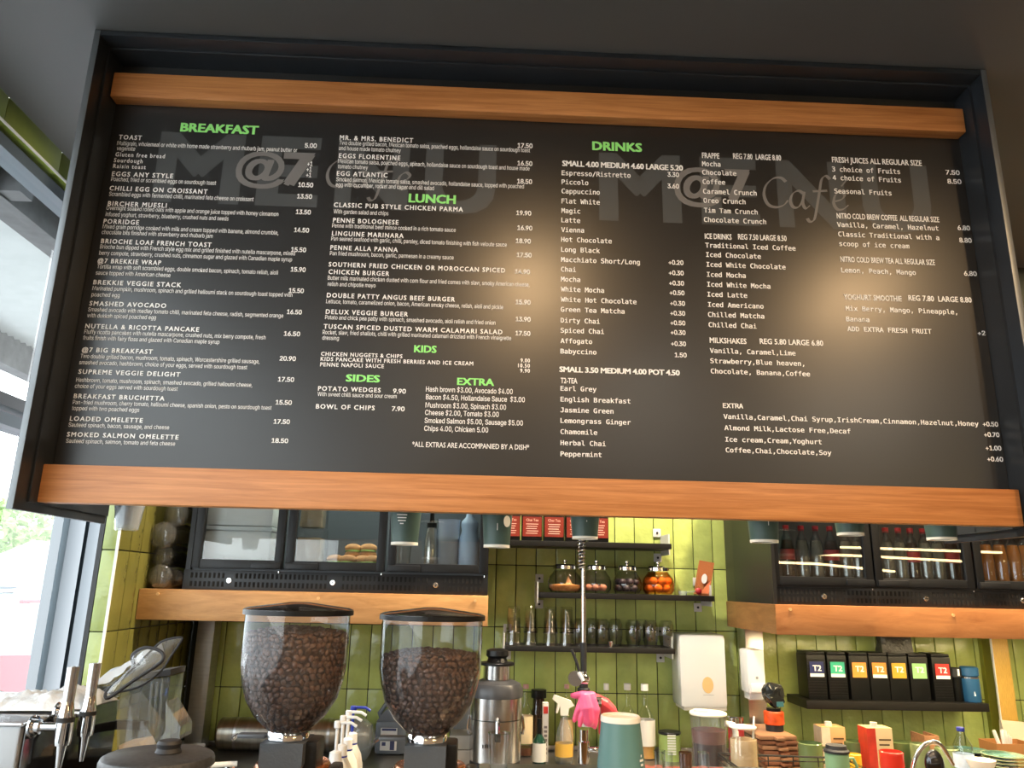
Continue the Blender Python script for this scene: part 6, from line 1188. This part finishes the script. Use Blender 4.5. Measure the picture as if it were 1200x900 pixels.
x = g1.location.x; t = thing('portafilter', 'pale handled portafilter resting left of the left grinder', 'portafilter', (x-.115, 1.44, EYE-.305)); MB().tube([(-.02, 0, .0), (.035, .01, .002)], .0045, 10).build('handle', CREAM, t); MB().cyl(.008, FZ-(EYE-.305), -.004, 10, (.02, .02, 0)).build('stand', CHROME, t)
# round hopper with black lid, bottom left
q = V(186, 882, Y=1.22); r = 57/899*1.22; t = thing('round_hopper', 'round black-lidded clear hopper at the lower left, with a black knob', 'hopper', (q.x, 1.22, FZ)); h = q.z-FZ
MB().lathe([(0, 0), (r*.9, 0), (r*.95, h-.012), (r*.92, h-.012), (r*.87, .005), (0, .005)], 40).build('clear_wall', HGL, t)
MB().lathe([(0, h), (r*.9, h-.001), (r*.97, h-.004), (r, h-.009), (r, h-.016), (r*.96, h-.018), (0, h-.012)], 48).build('lid', mat('dusty_black_lid', (.035, .037, .04), .45, var=.5, nscale=140), t)
MB().lathe([(0, h+.017), (.0145, h+.016), (.017, h+.012), (.0155, h+.006), (.018, h+.0005), (0, h+.0005)], 28, (.012, .004, 0)).build('knob', RUBBER, t)
mb = MB().lathe([(0, .006), (r*.86, .006), (r*.9, h-.06), (0, h-.05)], 30); mb.build('ground_coffee', mat('ground_coffee', srgb(84, 54, 38), .9, var=.4, nscale=120, bump=.5), t)
# pump bottles
PB = mat('milky_bottle', srgb(226, 224, 214), .4); BLUEP = mat('blue_pump', srgb(30, 50, 150), .35)
for k, (Y, hm, cm) in enumerate(((2.15, WHITEP, 'nearest'), (2.235, WHITEP, 'second'), (2.32, WHITEP, 'third'), (2.405, BLUEP, 'furthest'))):
    xk = cx_of(390.5, 2.15, 1.1)*1.0+.0*k; H = .205
    t = thing('pump_bottle', ('white sauce bottle with a white pump between the hoppers, %s in the row' % cm) if k < 3 else 'furthest white sauce bottle in the row, with a blue pump', 'pump bottle', (xk, Y, FZ), group='white pump bottles between the hoppers')
    MB().lathe([(0, 0), (.033, 0), (.036, .006), (.036, H*.72), (.03, H*.86), (.015, H), (0, H)], 26).build('bottle_body', PB, t); MB().lathe([(0, H), (.0165, H), (.015, H+.026), (.006, H+.03), (0, H+.03)], 22).build('collar', WHITEP, t); MB().lathe([(.0165, H-.002), (.0172, H-.002), (.0172, H+.002), (.0165, H+.002)], 20, closed=True).build('seal_ring', BLUEP, t)
    MB().cyl(.0042, H+.03, H+.085, 10).build('stem', hm, t); MB().cyl(.009, H+.082, H+.1, 14, ch=.002).tube([(0, 0, H+.096), (.035, -.004, H+.096), (.05, -.006, H+.088)], .004, 8).build('pump_head', hm, t)
# espresso machine top (mostly below the frame) and what stands on it
ez = EYE-.4; t = thing('espresso_machine', 'low steel espresso machine whose top just enters the bottom of the picture', 'coffee machine', (.345, 1.62, FZ)); MB().cbox(-.335, .335, -.27, .335, ez-FZ-.012, ez-FZ, .004).build('top_tray', STEEL, t); MB().cbox(-.325, .335, -.2, .33, .03, ez-FZ-.0125, .01).build('body', BLACKP, t)
for sx in (-1, 1):
    for sy in (-.15, .28): MB().cyl(.02, 0, .03, 14, (sx*.3, sy, 0)).build('foot', RUBBER, t)
x = cx_of(584, 1.72, ez+.05); t = thing('glass_tumbler', 'empty clear tumbler standing in front of the juicer', 'glass', (x, 1.72, ez)); hh = V(584, 859, Y=1.72).z-ez
MB().lathe([(0, 0), (.0165, 0), (.0175, .004), (.0225, hh), (.0205, hh), (.0155, .012), (0, .01)], 28).build('glass_wall', GLASS, t); MB().lathe([(.0205, hh-.001), (.0225, hh-.001), (.0226, hh+.001), (.0205, hh+.001)], 28, closed=True).build('rim', GLASS, t)
Yc = 1.62; x = cx_of(728, Yc, ez+.05); hh = V(727, 838, Y=Yc).z-ez; r0 = 20.5/899*Yc; r1 = r0+.0155
t = thing('paper_cup', 'large teal paper cup upside down in front of the sink', 'paper cup', (x+.0, Yc, ez))
MB().lathe([(r1, 0.001), (r0+.0012, hh-.011), (r0-.001, hh-.011), (r1-.002, .001)], 44, closed=True).build('cup_wall', TEALC, t)
MB().lathe([(r0-.002, hh-.011), (r0+.0022, hh-.011), (r0+.0018, hh-.002), (r0, hh), (r0-.003, hh-.001)], 44, closed=True).build('base_band', CREAM, t); MB().lathe([(0, hh-.007), (r0-.002, hh-.007), (r0-.002, hh-.005), (0, hh-.005)], 40).build('cup_base', CREAM, t); MB().lathe([(r1-.002, 0), (r1+.002, 0), (r1+.002, .004), (r1-.002, .004)], 44, closed=True).build('rolled_rim', CREAM, t)
mb = MB()
for j, w_ in enumerate((.004, .013, .009, .013, .01, .012, .008, .011, .007)):
    z_ = hh*.56-j*.0078; rr = r1+(r0-r1)*z_/hh+.0013; a0 = -.72
    n_ = 4; da = w_/rr/2
    for i in range(n_): 
        p0_, p1_ = a0-da+2*da*i/n_, a0-da+2*da*(i+1)/n_
        mb.add([(rr*math.cos(q_), rr*math.sin(q_), zq) for q_, zq in ((p0_, z_), (p1_, z_), (p1_, z_+.0042), (p0_, z_+.0042))], [(0, 1, 2, 3)])
mb.build('print', WHITE, t, fix=False)
# cloth and small cups
bm = bmesh.new(); bmesh.ops.create_grid(bm, x_segments=40, y_segments=26, size=1)
for q in bm.verts: q.co = Vector((q.co.x*.1+q.co.y*.02, q.co.y*.07, .003+.004*abs(noise.noise(Vector((q.co.x*3, q.co.y*3, 0))))*2))
mb = MB(); bm.verts.index_update(); mb.add([q.co[:] for q in bm.verts], [[q.index for q in f.verts] for f in bm.faces]); bm.free()
x = cx_of(808, 1.83, ez); t = thing('cleaning_cloth', 'pink cleaning cloth lying on the machine top at the bottom edge', 'cloth', (x-.015, 1.86, ez)); o = mb.build('cloth_sheet', mat('pink_cloth', srgb(214, 134, 122), .85, var=.2, nscale=60, bump=.3), t, ang=180); sd = o.modifiers.new('s', 'SOLIDIFY'); sd.thickness = .0012; MB().tube([(-.1, -.075, .004), (.09, -.078, .004)], .002, 6).build('hem', mat('pink_cloth', (0, 0, 0)), t)
def small(label, u, vt, wpx, Y, m, name, cat):
    x = cx_of(u, Y, ez+.03); hh = V(u, vt, Y=Y).z-ez; r = wpx/899*Y/2
    t = thing(name, label, cat, (x, Y, ez+.0)); MB().lathe([(0, .0), (r*.7, .0), (r*.8, .004), (r, hh), (r*.9, hh), (r*.66, .008), (0, .008)], 24).build('wall', m, t); MB().lathe([(r*.9, hh-.001), (r*1.01, hh-.001), (r*1.01, hh+.001), (r*.9, hh+.001)], 24, closed=True).build('rim', m, t); return t
small('small clear shot glass, left of the two beside the teal cup', 774, 880, 12, 1.66, GLASS, 'shot_glass', 'glass'); small('small clear shot glass nearer the pink cloth', 783, 882, 12, 1.6, GLASS, 'shot_glass', 'glass'); small('small brown espresso cup on the pink cloth', 804, 882, 14, 1.7, glassy('brown_glass', (.42, .28, .2), (.2, .1, .06), 1.2, haze=.4, hcol=(.2, .1, .06)), 'espresso_cup', 'cup'); small('small clear glass in front of the dark drink jug', 826, 882, 12, 1.62, GLASS, 'shot_glass', 'glass')
